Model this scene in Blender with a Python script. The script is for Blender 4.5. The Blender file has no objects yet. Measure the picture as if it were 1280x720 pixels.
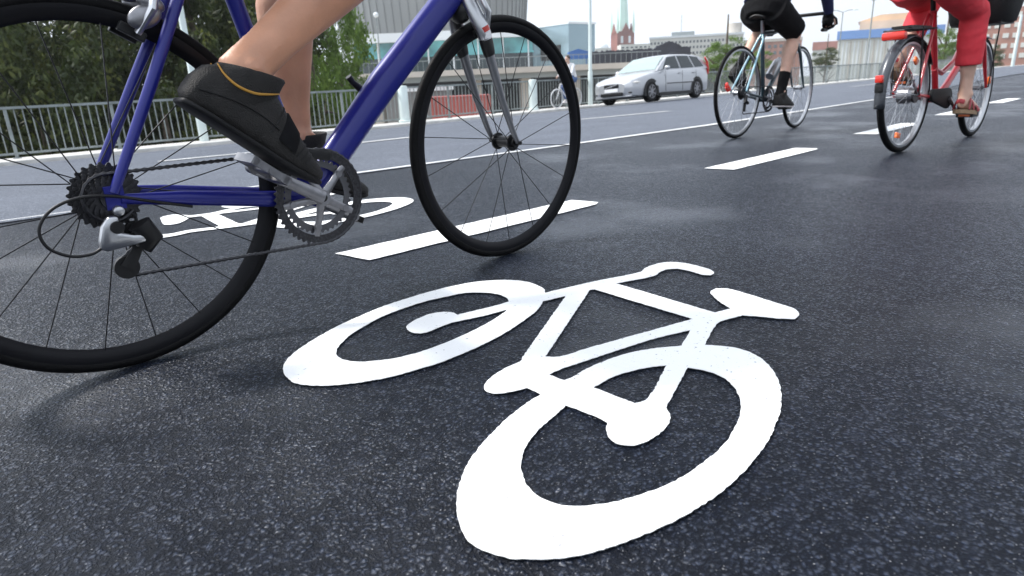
import bpy, bmesh, math, random
from mathutils import Vector, Matrix, noise
random.seed(7)
R = math.radians
scene = bpy.context.scene
col = scene.collection
V = Vector

# ------------------------------------------------------------------ helpers
class MB:
    """collects tubes, boxes, rings ... and links them as one mesh object"""
    def __init__(s):
        s.v = []; s.f = []
    def add(s, vs, fs):
        o = len(s.v)
        s.v += [tuple(p) for p in vs]
        s.f += [tuple(i + o for i in f) for f in fs]
        return s
    def box(s, c, d, rot=None, taper=1.0):
        m = rot or Matrix.Identity(3)
        vs = []
        for sz in (-1, 1):
            k = taper if sz > 0 else 1
            for sx, sy in ((-1, -1), (1, -1), (1, 1), (-1, 1)):
                vs.append(V(c) + m @ V((sx*d[0]/2*k, sy*d[1]/2*k, sz*d[2]/2)))
        return s.add(vs, [(3, 2, 1, 0), (4, 5, 6, 7), (0, 1, 5, 4), (1, 2, 6, 5), (2, 3, 7, 6), (3, 0, 4, 7)])
    def tube(s, pts, rad, n=12, caps=True, ref=None, closed=False):
        """rad: a number or a list of numbers or (r_side, r_other); ref: the side direction"""
        pts = [V(p) for p in pts]; m = len(pts)
        if not isinstance(rad, (list,)): rad = [rad]*m
        vs = []
        prev = None
        for i, p in enumerate(pts):
            if closed: t = pts[(i+1) % m] - pts[i-1]
            else: t = pts[min(i+1, m-1)] - pts[max(i-1, 0)]
            t.normalize()
            if ref is not None: a = V(ref)
            else: a = prev if prev is not None else (V((0, 1, 0)) if abs(t.y) < .9 else V((1, 0, 0)))
            a = a - t*a.dot(t)
            if a.length < 1e-6: a = t.orthogonal()
            a.normalize(); prev = a
            b = t.cross(a)
            r = rad[i]
            ra, rb = r if isinstance(r, tuple) else (r, r)
            for k in range(n):
                w = 2*math.pi*k/n
                vs.append(p + a*math.cos(w)*ra + b*math.sin(w)*rb)
        fs = []
        for i in range(m if closed else m-1):
            j = (i+1) % m
            for k in range(n):
                l = (k+1) % n
                fs.append((i*n+k, i*n+l, j*n+l, j*n+k))
        if caps and not closed:
            fs.append(tuple(range(n-1, -1, -1)))
            fs.append(tuple((m-1)*n + k for k in range(n)))
        return s.add(vs, fs)
    def rev(s, c, prof, n=64, axis='Y', a0=0.0, a1=2*math.pi, closed=True):
        """revolve prof [(r, along axis)] (closed outline) around an axis through c"""
        c = V(c); m = len(prof); full = abs(a1-a0-2*math.pi) < 1e-6
        nn = n if full else n+1
        vs = []
        for i in range(nn):
            w = a0 + (a1-a0)*i/n
            for r, y in prof:
                if axis == 'Y': vs.append(c + V((r*math.cos(w), y, r*math.sin(w))))
                elif axis == 'Z': vs.append(c + V((r*math.cos(w), r*math.sin(w), y)))
                else: vs.append(c + V((y, r*math.cos(w), r*math.sin(w))))
        fs = []
        for i in range(n):
            j = (i+1) % nn
            for k in range(m if closed else m-1):
                l = (k+1) % m
                fs.append((i*m+k, j*m+k, j*m+l, i*m+l))
        return s.add(vs, fs)
    def disc(s, c, r, y0, y1, n=24, axis='Y'):
        """solid drum"""
        c = V(c); d = {'X': V((1, 0, 0)), 'Y': V((0, 1, 0)), 'Z': V((0, 0, 1))}[axis]
        return s.tube([c+d*y0, c+d*y1], r, n)
    def ell(s, c, r, rot=None, nu=16, nv=10):
        m = rot or Matrix.Identity(3)
        vs = [V(c)+m @ V((0, 0, -r[2]))]
        for i in range(1, nv):
            ph = -math.pi/2+math.pi*i/nv
            for k in range(nu):
                w = 2*math.pi*k/nu
                vs.append(V(c)+m @ V((r[0]*math.cos(ph)*math.cos(w), r[1]*math.cos(ph)*math.sin(w), r[2]*math.sin(ph))))
        vs.append(V(c)+m @ V((0, 0, r[2])))
        fs = []
        for k in range(nu):
            l = (k+1) % nu
            fs.append((0, 1+l, 1+k))
            for i in range(nv-2):
                a = 1+i*nu
                fs.append((a+k, a+l, a+nu+l, a+nu+k))
            fs.append((len(vs)-1, 1+(nv-2)*nu+k, 1+(nv-2)*nu+l))
        return s.add(vs, fs)
    def prism(s, poly, y0, y1, axis='Y'):
        """poly in the plane across the axis, extruded from y0 to y1"""
        n = len(poly); vs = []
        for y in (y0, y1):
            for a, b in poly:
                vs.append((a, y, b) if axis == 'Y' else (y, a, b) if axis == 'X' else (a, b, y))
        fs = [tuple(range(n)), tuple(range(2*n-1, n-1, -1))]
        for i in range(n):
            j = (i+1) % n
            fs.append((i, i+n, j+n, j))
        return s.add(vs, fs)
    def grid(s, rows):
        m = len(rows[0]); vs = [p for r in rows for p in r]; fs = []
        for i in range(len(rows)-1):
            for k in range(m-1):
                fs.append((i*m+k, i*m+k+1, (i+1)*m+k+1, (i+1)*m+k))
        return s.add(vs, fs)
    def mesh(s, name):
        me = bpy.data.meshes.new(name)
        me.from_pydata(s.v, [], s.f)
        me.validate()
        return me
    def build(s, name, m, parent=None, smooth=35, bevel=0, norm=True):
        me = s.mesh(name)
        if norm:
            bm = bmesh.new(); bm.from_mesh(me)
            bmesh.ops.recalc_face_normals(bm, faces=bm.faces)
            bm.to_mesh(me); bm.free()
        return link(name, me, m, parent, smooth, bevel)

def link(name, me, m, parent=None, smooth=35, bevel=0):
    ob = bpy.data.objects.new(name, me)
    col.objects.link(ob)
    if m is not None: me.materials.append(m)
    if bevel:
        md = ob.modifiers.new('bevel', 'BEVEL'); md.width = bevel; md.segments = 2; md.limit_method = 'ANGLE'; md.angle_limit = R(40)
        bake(ob)
        me = ob.data
    if smooth:
        me.polygons.foreach_set('use_smooth', [True]*len(me.polygons))
        try: me.set_sharp_from_angle(angle=R(smooth))
        except Exception: pass
    if parent is not None: ob.parent = parent
    return ob

def spline(pts, k=6):
    pts = [V(p) for p in pts]; out = []
    for i in range(len(pts)-1):
        p0, p1, p2, p3 = pts[max(0, i-1)], pts[i], pts[i+1], pts[min(len(pts)-1, i+2)]
        for j in range(k):
            t = j/k
            out.append(.5*((2*p1)+(p2-p0)*t+(2*p0-5*p1+4*p2-p3)*t*t+(3*p1-p0-3*p2+p3)*t**3))
    return out+[pts[-1]]

def bake(ob):
    """apply the modifiers without bpy.ops"""
    dg = bpy.context.evaluated_depsgraph_get(); dg.update()
    me = bpy.data.meshes.new_from_object(ob.evaluated_get(dg))
    ob.modifiers.clear(); ob.data = me

def tag(o, label=None, cat=None, group=None, kind=None):
    if label: o['label'] = label
    if cat: o['category'] = cat
    if group: o['group'] = group
    if kind: o['kind'] = kind
    return o

def empty(name, mat=None, loc=None):
    o = bpy.data.objects.new(name, None); col.objects.link(o); o.empty_display_size = .1
    if mat is not None: o.matrix_world = mat
    if loc is not None: o.location = loc
    return o

def blob(name, mb, m, parent, voxel=.008, smooth=6, subdiv=0):
    """one continuous skin over overlapping closed shapes"""
    me = mb.mesh(name)
    bm = bmesh.new(); bm.from_mesh(me); bmesh.ops.recalc_face_normals(bm, faces=bm.faces); bm.to_mesh(me); bm.free()
    ob = link(name, me, m, parent, 0)
    md = ob.modifiers.new('r', 'REMESH'); md.mode = 'VOXEL'; md.voxel_size = voxel
    md = ob.modifiers.new('s', 'SMOOTH'); md.factor = .5; md.iterations = smooth
    bake(ob)
    ob.data.polygons.foreach_set('use_smooth', [True]*len(ob.data.polygons))
    if not ob.data.materials: ob.data.materials.append(m)
    return ob

# ------------------------------------------------------------------ camera (solved from the photograph)
CAM_H = 0.4967
CR, CU, CF = V((.71584, -.69697, -.04258)), V((.24160, .18997, .95160)), V((.65513, .69153, -.30437))
CF.normalize(); CR = (CR-CF*CR.dot(CF)).normalized(); CU = CR.cross(CF)
FPX = 806.2
cd = bpy.data.cameras.new('camera'); cam = bpy.data.objects.new('camera', cd); col.objects.link(cam)
cam.matrix_world = Matrix(((CR.x, CU.x, -CF.x, 0), (CR.y, CU.y, -CF.y, 0), (CR.z, CU.z, -CF.z, CAM_H), (0, 0, 0, 1)))
cd.sensor_width = 36; cd.lens = FPX/1280*36
cd.clip_start = .02; cd.clip_end = 6000
cd.dof.use_dof = True; cd.dof.focus_distance = 1.3; cd.dof.aperture_fstop = 7.5
scene.camera = cam
def ray(px, py):
    return CF + CR*((px-640)/FPX) - CU*((py-360)/FPX)
def ground(px, py, z=0):
    d = ray(px, py); k = (z-CAM_H)/d.z
    return V((d.x*k, d.y*k, z))
def at(px, py, depth):
    """the point that far in front of the camera on the line of sight of a pixel"""
    return V((0, 0, CAM_H)) + ray(px, py)*depth

# ------------------------------------------------------------------ materials
def mat(name, c, rough=.5, metal=0, spec=.5, var=0, vscale=8, bump=0, bscale=40, sss=0, coat=0, emit=0, trans=0):
    m = bpy.data.materials.new(name); m.use_nodes = True
    nt = m.node_tree; b = nt.nodes['Principled BSDF']
    b.inputs['Base Color'].default_value = (*c, 1); b.inputs['Roughness'].default_value = rough
    b.inputs['Metallic'].default_value = metal; b.inputs['Specular IOR Level'].default_value = spec
    if coat: b.inputs['Coat Weight'].default_value = coat; b.inputs['Coat Roughness'].default_value = .08
    if sss:
        b.inputs['Subsurface Weight'].default_value = sss; b.inputs['Subsurface Radius'].default_value = (.012, .005, .003); b.inputs['Subsurface Scale'].default_value = 1
    if trans: b.inputs['Transmission Weight'].default_value = trans
    if emit: b.inputs['Emission Color'].default_value = (*c, 1); b.inputs['Emission Strength'].default_value = emit
    if var or bump:
        tc = nt.nodes.new('ShaderNodeTexCoord')
    if var:
        n = nt.nodes.new('ShaderNodeTexNoise'); n.inputs['Scale'].default_value = vscale; n.inputs['Detail'].default_value = 6
        nt.links.new(tc.outputs['Object'], n.inputs['Vector'])
        r = nt.nodes.new('ShaderNodeValToRGB')
        r.color_ramp.elements[0].position = .3; r.color_ramp.elements[1].position = .7
        r.color_ramp.elements[0].color = (*[max(0, x*(1-var)) for x in c], 1)
        r.color_ramp.elements[1].color = (*[min(1, x*(1+var)) for x in c], 1)
        nt.links.new(n.outputs['Fac'], r.inputs['Fac']); nt.links.new(r.outputs['Color'], b.inputs['Base Color'])
        mr = nt.nodes.new('ShaderNodeMapRange'); mr.inputs['To Min'].default_value = max(.02, rough-.08); mr.inputs['To Max'].default_value = min(1, rough+.1)
        nt.links.new(n.outputs['Fac'], mr.inputs['Value']); nt.links.new(mr.outputs['Result'], b.inputs['Roughness'])
    if bump:
        n2 = nt.nodes.new('ShaderNodeTexNoise'); n2.inputs['Scale'].default_value = bscale; n2.inputs['Detail'].default_value = 4
        nt.links.new(tc.outputs['Object'], n2.inputs['Vector'])
        bp = nt.nodes.new('ShaderNodeBump'); bp.inputs['Strength'].default_value = bump; bp.inputs['Distance'].default_value = .01
        nt.links.new(n2.outputs['Fac'], bp.inputs['Height']); nt.links.new(bp.outputs['Normal'], b.inputs['Normal'])
    return m

def nodes(m):
    nt = m.node_tree
    return nt, nt.nodes['Principled BSDF']

def asphalt(name, binder, stone, glint, rough, spec, strength, dist, wet=0.0, patch=.2, sc=1.0):
    """coarse asphalt: stones of mixed tone bedded in dark binder, damp in patches"""
    m = mat(name, stone, rough); nt, b = nodes(m)
    N = nt.nodes.new; L = nt.links.new
    def math_(op, a, c=None, v=None):
        n_ = N('ShaderNodeMath'); n_.operation = op; L(a, n_.inputs[0])
        if c is not None: L(c, n_.inputs[1])
        if v is not None: n_.inputs[1].default_value = v
        return n_.outputs[0]
    def rng(a, f0, f1, t0, t1, smooth=False):
        n_ = N('ShaderNodeMapRange'); L(a, n_.inputs['Value'])
        for k_, v_ in (('From Min', f0), ('From Max', f1), ('To Min', t0), ('To Max', t1)): n_.inputs[k_].default_value = v_
        if smooth: n_.interpolation_type = 'SMOOTHSTEP'
        return n_.outputs['Result']
    tc = N('ShaderNodeTexCoord')
    def tex(kind, scale, detail=4, rgh=.6):
        n_ = N(kind); n_.inputs['Scale'].default_value = scale*sc
        if kind == 'ShaderNodeTexNoise': n_.inputs['Detail'].default_value = detail; n_.inputs['Roughness'].default_value = rgh
        L(wv.outputs['Vector'] if kind == 'ShaderNodeTexVoronoi' else tc.outputs['Object'], n_.inputs['Vector'])
        return n_
    wn = N('ShaderNodeTexNoise'); wn.inputs['Scale'].default_value = 60; wn.inputs['Detail'].default_value = 3; L(tc.outputs['Object'], wn.inputs['Vector'])
    wv = N('ShaderNodeVectorMath'); wv.operation = 'MULTIPLY_ADD'; L(wn.outputs['Color'], wv.inputs[0]); wv.inputs[1].default_value = (.010, .010, .010); L(tc.outputs['Object'], wv.inputs[2])
    v1 = tex('ShaderNodeTexVoronoi', 135); v2 = tex('ShaderNodeTexVoronoi', 260); n1 = tex('ShaderNodeTexNoise', 34, 12, .78); big = tex('ShaderNodeTexNoise', 1.1/sc, 5)
    c1 = N('ShaderNodeSeparateColor'); L(v1.outputs['Color'], c1.inputs['Color']); c2 = N('ShaderNodeSeparateColor'); L(v2.outputs['Color'], c2.inputs['Color'])
    h1 = rng(v1.outputs['Distance'], .05, .62, 1, 0, True); h2 = rng(v2.outputs['Distance'], .05, .62, 1, 0, True)
    # stones sit at different heights, some are sunk in the binder
    hh = math_('MULTIPLY', h1, rng(c1.outputs['Green'], 0, 1, .25, 1.0))
    hh = math_('ADD', hh, math_('MULTIPLY', h2, rng(c2.outputs['Green'], 0, 1, .1, .55)))
    hh = math_('ADD', hh, rng(n1.outputs['Fac'], .25, .75, 0, .8))
    top = rng(hh, .30, 1.45, .08, 1, True)
    tone = rng(c1.outputs['Red'], 0, 1, .6, 1.4)
    st = N('ShaderNodeVectorMath'); st.operation = 'SCALE'; st.inputs[0].default_value = stone; L(tone, st.inputs['Scale'])
    mx = N('ShaderNodeMix'); mx.data_type = 'RGBA'; mx.inputs['A'].default_value = (*binder, 1); L(st.outputs['Vector'], mx.inputs['B']); L(top, mx.inputs['Factor'])
    pick = math_('MULTIPLY', math_('GREATER_THAN', c2.outputs['Red'], v=1-glint), rng(v2.outputs['Distance'], .18, .34, 1, 0))
    pick = math_('MULTIPLY', pick, c2.outputs['Blue'])
    mx2 = N('ShaderNodeMix'); mx2.data_type = 'RGBA'; mx2.inputs['B'].default_value = (.50, .50, .52, 1); L(pick, mx2.inputs['Factor']); L(mx.outputs['Result'], mx2.inputs['A'])  # pale stone chips, put into the base colour to read as glints
    hs = N('ShaderNodeHueSaturation'); L(mx2.outputs['Result'], hs.inputs['Color']); L(rng(big.outputs['Fac'], .3, .7, 1-patch, 1+patch), hs.inputs['Value'])
    L(hs.outputs['Color'], b.inputs['Base Color'])
    cav = math_('MAXIMUM', rng(hh, .38, 1.40, .20, 1, True), rng(big.outputs['Fac'], .40, .70, 0, .62*min(1, wet*1.2), True))        # gloss dimmed in the hollows to imitate blocked reflections, less so where damp
    L(math_('MULTIPLY', cav, v=spec), b.inputs['Specular IOR Level']); b.inputs['Specular Tint'].default_value = (.62, .78, 1, 1)
    bp = N('ShaderNodeBump'); bp.inputs['Strength'].default_value = strength; bp.inputs['Distance'].default_value = dist
    L(hh, bp.inputs['Height']); L(bp.outputs['Normal'], b.inputs['Normal'])
    if wet:
        L(math_('MULTIPLY', rng(big.outputs['Fac'], .36, .62, wet*.65, wet), cav), b.inputs['Coat Weight']); b.inputs['Coat Roughness'].default_value = .30
        bp2 = N('ShaderNodeBump'); bp2.inputs['Strength'].default_value = strength*.42; bp2.inputs['Distance'].default_value = dist
        L(hh, bp2.inputs['Height']); L(bp2.outputs['Normal'], b.inputs['Coat Normal'])
    return m

def paint_mat():
    m = mat('road_paint', (.80, .80, .79), .6); nt, b = nodes(m)
    N = nt.nodes.new; L = nt.links.new
    tc = N('ShaderNodeTexCoord')
    n = N('ShaderNodeTexNoise'); n.inputs['Scale'].default_value = 130; n.inputs['Detail'].default_value = 7; L(tc.outputs['Object'], n.inputs['Vector'])
    r = N('ShaderNodeValToRGB'); e = r.color_ramp.elements
    e[0].position = .27; e[0].color = (.25, .25, .26, 1); e[1].position = .34; e[1].color = (.81, .81, .80, 1)
    L(n.outputs['Fac'], r.inputs['Fac']); L(r.outputs['Color'], b.inputs['Base Color'])
    n2 = N('ShaderNodeTexNoise'); n2.inputs['Scale'].default_value = 90; n2.inputs['Detail'].default_value = 5; L(tc.outputs['Object'], n2.inputs['Vector'])
    bp = N('ShaderNodeBump'); bp.inputs['Strength'].default_value = .35; bp.inputs['Distance'].default_value = .004
    L(n2.outputs['Fac'], bp.inputs['Height']); L(bp.outputs['Normal'], b.inputs['Normal'])
    return m

M = {}
M['path'] = asphalt('dark_asphalt', (.002, .003, .007), (.015, .028, .070), .14, .42, .48, 1.0, .013, 1.0, .12)
M['road'] = asphalt('grey_asphalt', (.07, .078, .096), (.235, .255, .30), .05, .6, .3, .6, .006, .15, .1)
M['walk'] = mat('pale_paving', (.55, .53, .50), .8, var=.15, vscale=3, bump=.2)
M['kerb'] = mat('kerb_stone', (.60, .585, .55), .8, var=.15, vscale=5, bump=.2)
M['paint'] = paint_mat()
M['oldpaint'] = mat('worn_road_paint', (.55, .55, .54), .65, var=.18, vscale=9)
M['earth'] = mat('earth', (.06, .065, .04), .95, var=.4, vscale=.05)
M['blue'] = mat('blue_frame_paint', (.010, .014, .185), .32, .1, spec=.4, coat=.2, var=.1, vscale=5)
M['tyre'] = mat('black_rubber', (.004, .004, .0045), .6, spec=.13, var=.3, vscale=40, bump=.15, bscale=200)
M['rimblack'] = mat('black_rim', (.007, .007, .009), .42, .2, spec=.2)
M['rimsilver'] = mat('silver_rim', (.42, .43, .45), .3, .8)
M['steel'] = mat('polished_steel', (.52, .53, .55), .28, 1)
M['alu'] = mat('brushed_aluminium', (.26, .26, .275), .36, .9, var=.15, vscale=50)
M['dark'] = mat('black_plastic', (.009, .009, .010), .42, spec=.35, var=.2, vscale=30)
M['chain'] = mat('dark_chain_steel', (.05, .05, .055), .4, .8, var=.4, vscale=200)
M['carbon'] = mat('grey_fork', (.17, .175, .19), .3, .6, coat=.4, var=.1)
M['spoke'] = mat('black_spoke', (.012, .012, .014), .4, .4)
M['spokesteel'] = mat('steel_spoke', (.45, .46, .48), .3, .9)
M['rubber_red'] = mat('red_mark', (.45, .03, .02), .4)
M['skin'] = mat('skin', (.55, .275, .17), .40, sss=.1, var=.14, vscale=14, bump=.12, bscale=220)
M['skinpale'] = mat('pale_skin', (.60, .38, .29), .5, sss=.1, var=.12, vscale=14, bump=.1, bscale=150)
M['shoe'] = mat('black_shoe_fabric', (.0165, .0155, .0150), .62, spec=.3, var=.35, vscale=40, bump=.5, bscale=420)
M['shoesole'] = mat('black_sole', (.007, .007, .008), .6, spec=.3)
M['gold'] = mat('gold_trim', (.40, .20, .02), .45)
M['blackcloth'] = mat('black_cloth', (.006, .006, .007), .9, spec=.15, var=.2, vscale=30, bump=.3, bscale=40)
M['bluecloth'] = mat('dark_blue_cloth', (.012, .017, .075), .8, var=.2, vscale=20)
M['redcloth'] = mat('red_trouser_cloth', (.64, .036, .052), .8, var=.14, vscale=9, bump=.4, bscale=18)
M['whitecloth'] = mat('white_cloth', (.75, .75, .76), .8)
M['jeans'] = mat('blue_denim', (.06, .11, .24), .85, var=.25, vscale=20)
M['hair'] = mat('brown_hair', (.05, .03, .018), .6, var=.4, vscale=60, bump=.5, bscale=120)
M['celeste'] = mat('pale_blue_paint', (.25, .45, .53), .3, coat=.5)
M['darkblue'] = mat('dark_teal_paint', (.02, .045, .06), .3, coat=.5)
M['redpaint'] = mat('red_bike_paint', (.42, .012, .022), .3, coat=.6)
M['redlens'] = mat('red_lens', (.62, .025, .012), .18, coat=.6)
M['orange'] = mat('orange_reflector', (.85, .16, .02), .25, coat=.5)
M['mudguard'] = mat('dark_grey_mudguard', (.05, .055, .065), .3, .2, coat=.3)
M['whiteshoe'] = mat('white_shoe', (.72, .68, .67), .6)
M['sandal'] = mat('dark_red_sandal', (.30, .03, .04), .6, var=.2, vscale=40)
M['cork'] = mat('sandal_sole', (.30, .20, .12), .8)
M['bag'] = mat('black_basket', (.012, .012, .013), .7, bump=.5, bscale=90)
M['galv'] = mat('green_grey_galvanised', (.23, .26, .26), .5, .25, var=.2, vscale=4)
M['palepost'] = mat('pale_green_post', (.62, .70, .68), .5, var=.1, vscale=2)
M['silver'] = mat('silver_car_paint', (.46, .47, .49), .28, .45, coat=.7)
M['carglass'] = mat('car_glass', (.025, .035, .04), .06, 0, spec=.35)
M['screen'] = mat('windscreen_glass', (.30, .38, .37), .05, 0, spec=1)  # pale greenish base colour stands in for reflections on the windscreen
M['darkalu'] = mat('dark_anodised', (.11, .11, .12), .4, .7)
M['headlamp'] = mat('clear_headlamp', (.75, .72, .66), .1, .3, coat=1)
M['eye'] = mat('eye', (.05, .03, .02), .15)
M['lip'] = mat('lip', (.45, .16, .14), .5)
# ------------------------------------------------------------------ road surface
KERB_Y = 15.5
def prof(y):
    if y <= 3.4: return 0.0
    if y <= 11.9: return -.366*(y-3.4)/8.5
    return -.366-.245*(y-11.9)/3.6
def zs(x, y):
    """height of the roadway; the bridge falls away towards its kerb and climbs gently ahead"""
    g = .004*max(-10, min(x, 90))*max(0, min(1, (y-3.4)/9))
    return prof(y)+g
def sheet(name, xs, ys, dz, m, kind='structure'):
    mb = MB(); mb.grid([[(x, y, zs(x, y)+dz) for y in ys] for x in xs])
    o = mb.build(name, m, smooth=30); tag(o, kind=kind)
    return o
g = MB(); g.grid([[(x, y, -9.0) for y in (-900, -400, 0, 60, 400, 900)] for x in (-900, -300, 0, 300, 900)])
tag(g.build('ground', M['earth'], smooth=0), kind='structure')
XS = [-40, -20, -10, -5, 0, 3, 6, 10, 15, 20, 30, 45, 70, 90, 300]
sheet('road', XS, [3.0, 3.4, 4.5, 6, 8, 10, 11.9, 13, 14, 15, KERB_Y+.05], -.005, M['road'])
# the edge between the dark new cycle path and the older grey carriageway
EDGE = [(-40, 4.3), (-3, 3.84), (.3, 3.67), (2.3, 3.56), (4, 3.44), (6.1, 3.37), (12, 3.5), (27, 4.6), (60, 5.6), (300, 9.6)]
def edge_y(x):
    for (x0, y0), (x1, y1) in zip(EDGE, EDGE[1:]):
        if x0 <= x <= x1: return y0+(y1-y0)*(x-x0)/(x1-x0)
    return EDGE[-1][1]
mb = MB(); xs = [e[0] for e in EDGE]
mb.grid([[(x, y, max(0, zs(x, y)) if y < 3.5 else zs(x, y)+.002) for y in (-8, 0, 1, 2, 3, 3.3, edge_y(x))] for x in xs])
tag(mb.build('cycle_path', M['path'], smooth=30), kind='structure')
# bridge edge under the deck and a footway with a low kerb
kt = .075
sheet_x = [-40, -10, 0, 5, 10, 15, 20, 30, 45, 70, 90, 300]
def walk_z(x, y): return zs(x, KERB_Y)+kt-.03*(y-KERB_Y)
mb = MB()
rows = []
for x in sheet_x:
    z0 = zs(x, KERB_Y)
    rows.append([(x, KERB_Y, z0-.3), (x, KERB_Y, z0+kt-.012), (x, KERB_Y+.012, z0+kt), (x, KERB_Y+.3, z0+kt), (x, KERB_Y+.3, z0-.3)])
mb.grid(rows); tag(mb.build('kerb', M['kerb'], smooth=20), kind='structure')
mb = MB(); mb.grid([[(x, KERB_Y+.3, walk_z(x, KERB_Y)-.002), (x, 17.0, walk_z(x, 17.0)), (x, 17.0, walk_z(x, 17)-1.3)] for x in sheet_x])
tag(mb.build('footway', M['walk'], smooth=20), kind='structure')

# ------------------------------------------------------------------ painted markings
def flat(name, loops, z=.0035, th=.001):
    """painted outline with holes; loops are closed lists of ground points"""
    cu = bpy.data.curves.new(name, 'CURVE'); cu.dimensions = '2D'; cu.fill_mode = 'BOTH'; cu.extrude = th/2
    for lp in loops:
        sp = cu.splines.new('POLY'); sp.points.add(len(lp)-1); sp.use_cyclic_u = True
        for i, p in enumerate(lp): sp.points[i].co = (p[0], p[1], 0, 1)
    tmp = bpy.data.objects.new(name+'_tmp', cu); col.objects.link(tmp)
    dg = bpy.context.evaluated_depsgraph_get(); dg.update()
    me = bpy.data.meshes.new_from_object(tmp.evaluated_get(dg)); bpy.data.objects.remove(tmp)
    me.transform(Matrix.Translation((0, 0, z)))
    return me
def rough(lp, step=.006, amp=.0009):
    """resample a closed outline smoothly and give it the ragged edge of paint on coarse asphalt"""
    n = len(lp); out = []
    for i in range(n):
        p0, p1, p2, p3 = (V((lp[(i+k) % n][0], lp[(i+k) % n][1], 0)) for k in (-1, 0, 1, 2))
        d1, d2 = (p1-p0), (p3-p2); d = p2-p1
        a1 = d.normalized().dot(d1.normalized()) if d1.length and d.length else 0
        a2 = d.normalized().dot(d2.normalized()) if d2.length and d.length else 0
        m1 = (p2-p0)/((p2-p0).length)*d.length if a1 > .72 else d
        m2 = (p3-p1)/((p3-p1).length)*d.length if a2 > .72 else d
        k = max(1, int(d.length/step))
        for j in range(k):
            t = j/k
            q = p1*(2*t**3-3*t*t+1)+m1*(t**3-2*t*t+t)+p2*(-2*t**3+3*t*t)+m2*(t**3-t*t)
            out.append((q.x+random.uniform(-amp, amp), q.y+random.uniform(-amp, amp)))
    return out
z3 = lambda L: [ground(340+x/3.5556, 320+y/3.555) for x, y in L]
z4 = lambda L: [ground(600+x/3, 320+y/3) for x, y in L]
z5 = lambda L: [ground(560+x/2.8795, 460+y/2.88) for x, y in L]
OUT = z3([(1205, 150), (1150, 125), (1085, 114), (1000, 113), (900, 122), (800, 140), (700, 165), (600, 195), (500, 228), (400, 270), (300, 315), (200, 370), (130, 415), (80, 455), (55, 490), (50, 515), (65, 545), (105, 572), (170, 583), (250, 583), (350, 575), (450, 560), (550, 540), (650, 510), (750, 480), (850, 440), (950, 395), (1050, 340), (1120, 293), (1180, 245), (1205, 207)])
OUT += z4([(322, 155), (160, 385), (150, 402), (100, 425), (50, 455), (22, 482), (15, 500), (25, 515), (50, 522), (90, 521), (140, 511), (178, 502), (230, 525)])
OUT += z5([(260, 150), (185, 215), (120, 285), (75, 345), (50, 400), (35, 460), (32, 510), (38, 560), (55, 605), (90, 645), (140, 672), (200, 690), (270, 698), (340, 699), (420, 692), (500, 678), (580, 655), (660, 628), (740, 595), (820, 558), (900, 512), (970, 465), (1040, 405), (1100, 340), (1150, 270), (1185, 195), (1200, 130), (1195, 75), (1175, 25)])
OUT += z4([(1085, 420), (1050, 388), (1000, 363), (940, 348), (880, 342), (842, 340), (890, 258), (930, 243), (985, 228), (1050, 233), (1120, 240), (1180, 242), (1196, 225), (1180, 205), (1100, 178), (1000, 147), (930, 128), (885, 127), (864, 138), (875, 156), (900, 178), (940, 203), (880, 218), (510, 108), (650, 80), (675, 65), (700, 55), (740, 52), (790, 62), (835, 75), (865, 77), (877, 68), (860, 55), (800, 38), (740, 28), (690, 29), (650, 38), (620, 50), (598, 66), (430, 100), (245, 143)])
H1 = z3([(1055, 208), (1040, 190), (1000, 175), (940, 168), (860, 170), (780, 185), (680, 208), (580, 240), (480, 280), (400, 325), (340, 365), (300, 405), (287, 430), (292, 452), (325, 470), (380, 478), (450, 475), (530, 465), (620, 445), (700, 420), (790, 385), (870, 350), (940, 315), (1000, 280), (1050, 243), (950, 270), (850, 292), (800, 303), (740, 325), (700, 342), (660, 352), (620, 345), (598, 325), (610, 308), (650, 285), (700, 265), (750, 256), (800, 257), (825, 268), (900, 250), (1000, 225)])
H2 = z4([(412, 132), (430, 130), (798, 242), (600, 297), (400, 353), (300, 384), (245, 384)])
H3 = z4([(258, 452), (300, 432), (380, 405), (500, 365), (640, 320), (790, 283), (755, 343), (700, 348), (640, 355), (560, 370), (480, 395), (400, 430), (345, 462), (315, 473)])
H4 = z4([(425, 500), (500, 460), (580, 435), (650, 422), (700, 417), (625, 546), (580, 560)])
H5 = z5([(425, 142), (470, 158), (530, 182), (575, 203), (570, 235), (585, 265), (620, 283), (670, 286), (720, 270), (765, 240), (795, 205), (800, 180), (785, 150), (800, 120), (862, 5), (920, 15), (980, 35), (1020, 65), (1048, 110), (1052, 160), (1040, 205), (1010, 260), (960, 315), (900, 362), (830, 408), (750, 445), (660, 475), (580, 495), (500, 505), (430, 505), (370, 492), (320, 465), (285, 430), (265, 380), (265, 340), (285, 285), (320, 235), (370, 190)])
loops = [OUT, H1, H2, H3, H4, H5]
me = flat('bicycle_marking', [rough(l) for l in loops])
tag(link('bicycle_marking', me, M['paint'], smooth=0), 'large white bicycle symbol painted on the dark asphalt in the foreground', 'road marking')
far = [[(1.21-(p.x-.94)*1.0, 2.74-(p.y-.81)*1.06) for p in l] for l in loops]
me = flat('bicycle_marking', [rough([V((a, b, 0)) for a, b in l]) for l in far])
tag(link('bicycle_marking', me, M['paint'], smooth=0), 'white bicycle symbol seen upside down beyond the blue bicycle, in the oncoming lane', 'road marking')
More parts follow.
